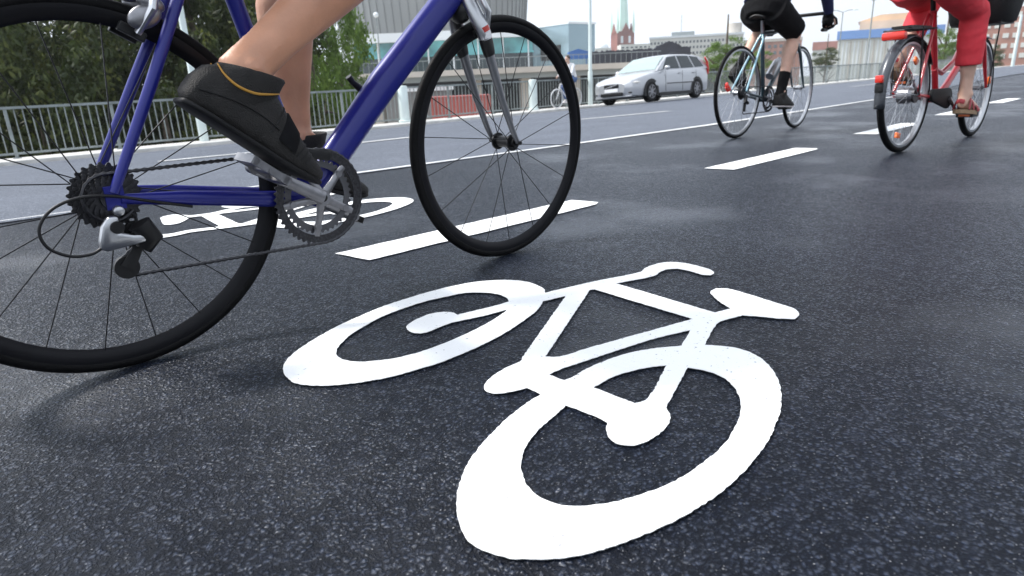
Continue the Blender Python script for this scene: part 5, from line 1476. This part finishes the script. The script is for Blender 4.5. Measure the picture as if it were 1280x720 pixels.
building('corner_house', 'orange brown house behind the bare leg of the rider in black shorts', 930, 1002, 52, 230, 'brick_red', 12, ((56, 60), (64, 68)), 10, R(-22), roof=('pale_concrete', 1.0, .4))
building('market_hall', 'low grey building between the red bicycle and the brick building', 1165, 1230, 62, 150, 'dark_cladding', 12, ((66, 70),), 8, R(-32))
# lamp posts
d = ray(247, 130); k = 16.25/d.y; x = d.x*k
lamp_post('lamp_post', 247, k, 9.0, .075, .05, walk_z(x, 16.25), 'pale green lamp post in front of the trees behind the blue seat stays', (1.4,), py=130)
lamp_post('lamp_post', 1083, 70, zat(1083, 3, 70), .10, .06, GZ, 'slim twin armed lamp post left of the red bicycle', (-1.3, 1.3), m='galv', py=80)
lamp_post('lamp_post', 1047, 105, zat(1047, 17, 105), .12, .07, GZ, 'thin far twin armed lamp post right of the hanging gloved hand', (-1.6, 1.6), m='galv', py=80)
lamp_post('lamp_post', 1266, 62, zat(1266, 20, 62), .22, .12, GZ, 'thick pale post in front of the brick building at the right edge', (), m='palepost', py=80)
b_ = at(472, 40, 80); t = empty('globe_lamp', loc=(b_.x, b_.y, GZ)); tag(t, 'small white globe lamp on a thin post beside the grey building', 'lamp post')
zt = zat(472, 22, 80); mb = MB(); mb.tube([V((0, 0, 0)), V((0, 0, zt-GZ))], .07, 8); mb.build('pole', M['galv'], t, 40)
mb = MB(); mb.ell((0, 0, zt-GZ+.25), (.32, .32, .32)); mb.build('globe', B['white_fascia'], t, 60)

# ------------------------------------------------------------------ thin damp air
hm = bpy.data.materials.new('haze'); hm.use_nodes = True; hn = hm.node_tree; hn.nodes.remove(hn.nodes['Principled BSDF'])
pv = hn.nodes.new('ShaderNodeVolumePrincipled'); pv.inputs['Color'].default_value = (.93, .96, 1, 1); pv.inputs['Density'].default_value = HAZE; pv.inputs['Anisotropy'].default_value = .3
hn.links.new(pv.outputs['Volume'], hn.nodes['Material Output'].inputs['Volume'])
mb = MB(); mb.box((0, 0, 49), (1840, 1840, 118)); tag(mb.build('haze', hm, None, 0), kind='stuff')

# ------------------------------------------------------------------ daylight: bright thin overcast with a soft sun beyond the railing
SUN_EL, SUN_AZ = R(50), R(122)          # azimuth counter-clockwise from +X
w = bpy.data.worlds.new('World'); scene.world = w; w.use_nodes = True
nt = w.node_tree; N = nt.nodes.new; L = nt.links.new
bg = nt.nodes['Background']
sky = N('ShaderNodeTexSky'); sky.sky_type = 'NISHITA'; sky.sun_disc = False; sky.sun_elevation = SUN_EL; sky.sun_rotation = R(90)-SUN_AZ
sky.air_density = 1.0; sky.dust_density = 2.0
tc = N('ShaderNodeTexCoord'); mp = N('ShaderNodeMapping'); mp.inputs['Scale'].default_value = (1, 1, 3.2); L(tc.outputs['Generated'], mp.inputs['Vector'])
n = N('ShaderNodeTexNoise'); n.inputs['Scale'].default_value = 2.6; n.inputs['Detail'].default_value = 8; n.inputs['Roughness'].default_value = .55; L(mp.outputs['Vector'], n.inputs['Vector'])
r = N('ShaderNodeValToRGB'); e = r.color_ramp.elements; e[0].position = .25; e[0].color = (.72, .72, .72, 1); e[1].position = .55; e[1].color = (.97, .97, .97, 1); L(n.outputs['Fac'], r.inputs['Fac'])
n2 = N('ShaderNodeTexNoise'); n2.inputs['Scale'].default_value = 4.5; n2.inputs['Detail'].default_value = 6; L(mp.outputs['Vector'], n2.inputs['Vector'])
r2 = N('ShaderNodeValToRGB'); e = r2.color_ramp.elements; e[0].position = .3; e[0].color = (CLOUD*.88, CLOUD*.94, CLOUD*1.03, 1); e[1].position = .6; e[1].color = (CLOUD*.90, CLOUD*.98, CLOUD*1.10, 1); L(n2.outputs['Fac'], r2.inputs['Fac'])
mx = N('ShaderNodeMix'); mx.data_type = 'RGBA'; L(r.outputs['Color'], mx.inputs['Factor']); L(sky.outputs['Color'], mx.inputs['A'])
# thin cloud is brighter on the side of the sun
dt = N('ShaderNodeVectorMath'); dt.operation = 'DOT_PRODUCT'; L(tc.outputs['Generated'], dt.inputs[0]); dt.inputs[1].default_value = (math.cos(SUN_AZ)*math.cos(SUN_EL), math.sin(SUN_AZ)*math.cos(SUN_EL), math.sin(SUN_EL))
gl = N('ShaderNodeMapRange'); gl.interpolation_type = 'SMOOTHSTEP'; gl.inputs['From Min'].default_value = -.7; gl.inputs['From Max'].default_value = .95; gl.inputs['To Min'].default_value = .70; gl.inputs['To Max'].default_value = 1.2; L(dt.outputs['Value'], gl.inputs['Value'])
sc_ = N('ShaderNodeVectorMath'); sc_.operation = 'SCALE'; L(r2.outputs['Color'], sc_.inputs[0]); L(gl.outputs['Result'], sc_.inputs['Scale'])
L(sc_.outputs['Vector'], mx.inputs['B'])
L(mx.outputs['Result'], bg.inputs['Color']); bg.inputs['Strength'].default_value = .1
ld = bpy.data.lights.new('sun', 'SUN'); lo = bpy.data.objects.new('sun', ld); col.objects.link(lo)
ld.energy = 3.6; ld.angle = R(9); ld.color = (1, .975, .94)
sd = V((math.cos(SUN_AZ)*math.cos(SUN_EL), math.sin(SUN_AZ)*math.cos(SUN_EL), math.sin(SUN_EL)))
lo.rotation_euler = sd.to_track_quat('Z', 'Y').to_euler(); lo.location = sd*60
vs_ = scene.view_settings; vs_.view_transform = 'Standard'; vs_.look = 'None'; vs_.exposure = 0.5; vs_.gamma = 1
scene.cycles.use_denoising = True
